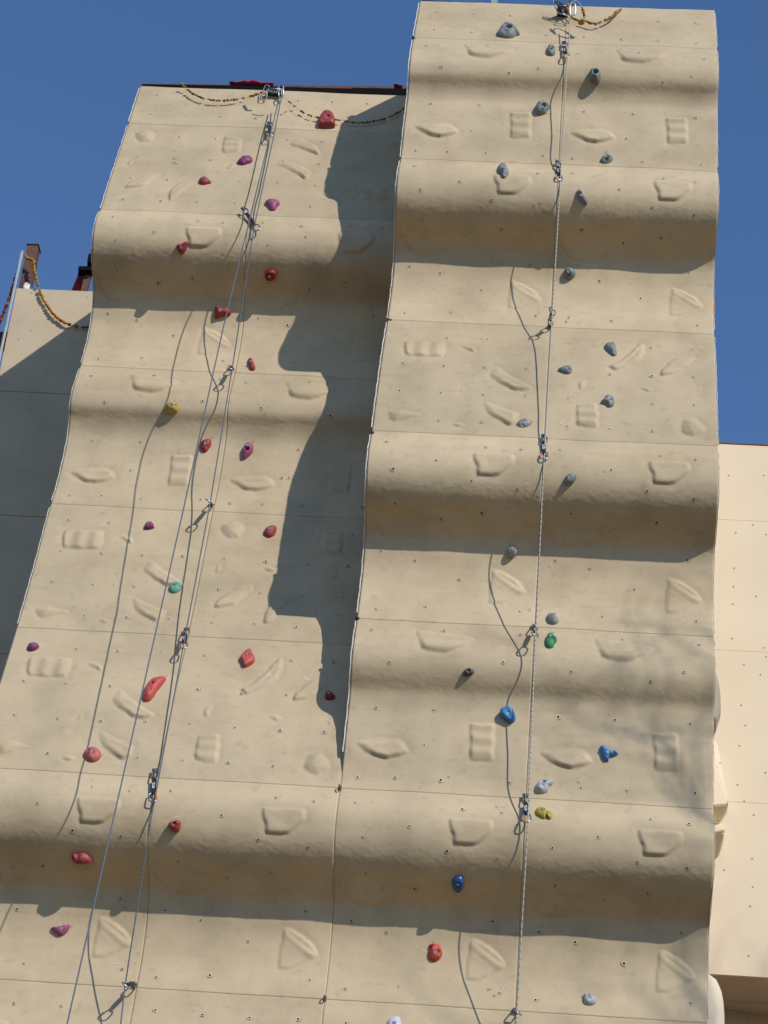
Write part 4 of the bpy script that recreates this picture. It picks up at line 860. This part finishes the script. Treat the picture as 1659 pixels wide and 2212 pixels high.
TL_ = [(5,868,468,6,6),(5,880,488,8,2),(5,908,488,3,0),(5,936,484,4,4),(5,1118,372,4,4),(5,1024,622,14,4),(5,1024,652,8,0),(5,1032,656,8,-3),(5,850,706,12,2),(5,786,332,8,-4),(3,1138,680,10,4),(3,1160,652,0,6),(7,742,222,8,0)]
TLr = [(3,1000,232,22,-9),(3,1140,68,-2,-14),(3,1195,78,6,-6),(3,1150,106,4,8),(3,766,662,8,8),(3,910,790,12,-12),(3,910,822,10,4),(3,1088,806,12,-10),(3,1092,806,8,-12),(3,1048,870,-6,10),(5,655,68,4,8),(5,668,66,4,6),(5,438,1048,10,4),(5,716,712,12,-6),(7,398,410,28,-2),(7,298,682,18,2),(7,300,690,14,-8),(7,275,672,4,8),(1,910,780,8,4),(1,1206,872,8,4),(1,1090,682,6,4),(7,785,232,10,6),(7,788,254,8,3),(7,708,246,10,-6),(7,855,1025,4,-6),(7,833,1054,6,-5),(7,580,842,6,6)]
marks(tR, oR, R, TR_, m_ink, 'pencil_marks'); marks(tR, oR, R, TRr, m_redink, 'paint_marks')
marks(tL, oL, L, TL_, m_ink, 'pencil_marks'); marks(tL, oL, L, TLr, m_redink, 'paint_marks')
def chalk(t, off, prof, spots):
    b = MB(); K, X0_, Zs = (KR, 0., ZR) if prof is R else (KL, -2*PW, ZL); rr = random.Random(5)
    for (c, x, y, rad, k) in spots:
        for _ in range(k):
            P = prof.surf(*q(c, x+rr.gauss(0, rad*.5), y+rr.gauss(0, rad*.35))); n = prof.nrm(P[2])
            P = P+n*(relief_h(prof, Zs, X0_, K, P[0], P[2])+.0042+rr.random()*.0006)-off; u = np.array([1., 0, 0]); v = np.cross(n, u); s_ = rr.uniform(.0015, .0042); m_ = 6
            b.add([P+s_*(math.cos(2*math.pi*j/m_)*u*rr.uniform(.5, 1.3)+math.sin(2*math.pi*j/m_)*v*rr.uniform(.4, 1.1)) for j in range(m_)], [tuple(range(m_))])
    b.build('chalk_dabs', m_chalk, t)
chalk(tR, oR, R, [(2,650,622,30,16),(2,682,742,26,18),(2,865,465,14,5),(4,808,600,30,18),(4,768,718,26,18),(4,1010,890,45,22),(4,985,740,30,10),(4,822,490,12,8),(4,590,590,16,6),(6,748,425,18,12),(6,690,522,14,8),(6,985,1010,26,12),(8,228,32,18,12),(8,880,72,22,14),(8,510,170,16,6),(8,172,790,16,9),(8,505,950,30,10),(4,1010,358,14,5),(8,900,1010,8,4)])
chalk(tL, oL, L, [(3,1250,945,30,16),(5,1318,345,26,14),(5,1164,716,18,14),(5,1322,718,20,16),(7,888,1040,26,16),(7,505,845,28,12),(7,765,206,18,9),(3,745,628,14,8),(3,1130,630,16,5),(5,275,945,22,4),(1,1088,606,16,5),(3,880,880,20,4)])

# ------------------------------------------------------------------ the bare tree whose branches shade the lower right
def tree():
    k = 6.8; c = np.array([1.95, 0, 8.45])+np.array([.84, -1, .95])*k; base = np.array([c[0]+4.6, c[1]-.6, 0])
    t = thing('bare_tree', 'bare branching tree standing right of the wall in front of it', 'tree', base); rr = random.Random(12)
    tk = MB(); cr = MB()
    fork = np.array([c[0]+2.0, c[1]-.2, c[2]-3.2])-base
    tk.tube([np.zeros(3), fork*.3+[.1, 0, 0], fork*.65, fork], [.16, .12, .10, .07], 10); tk.build('trunk', m_bark, t)
    def br(mb, p, d, ln, r, dep):
        pts = [p]; dd = d.copy(); n_ = 5
        for i in range(n_): dd = nz(dd+np.array([rr.gauss(0, .13), rr.gauss(0, .13), rr.gauss(.02, .12)])); pts.append(pts[-1]+dd*ln/n_)
        mb.tube(pts, [r*(1-.5*i/n_) for i in range(n_+1)], 5 if dep > 1 else 4)
        if dep <= 0: return
        for i in range(2, n_+1):
            if rr.random() < .85:
                e = nz(dd+np.array([rr.gauss(0, .55), rr.gauss(0, .55), rr.gauss(0, .45)])); br(mb, pts[i], e, ln*rr.uniform(.5, .72), r*.5, dep-1)
    for k_ in range(5):
        mb = MB(); goal = c-base+np.array([(-.5, .35, .1, -.1, .3)[k_], (0, 0, 0, .5, .5)[k_], (.3, 1.0, -.5, .7, .1)[k_]]); d = nz(goal-fork); br(mb, fork, d, 2.5, .045, 4); mb.build('branch', m_bark, t)
tree()
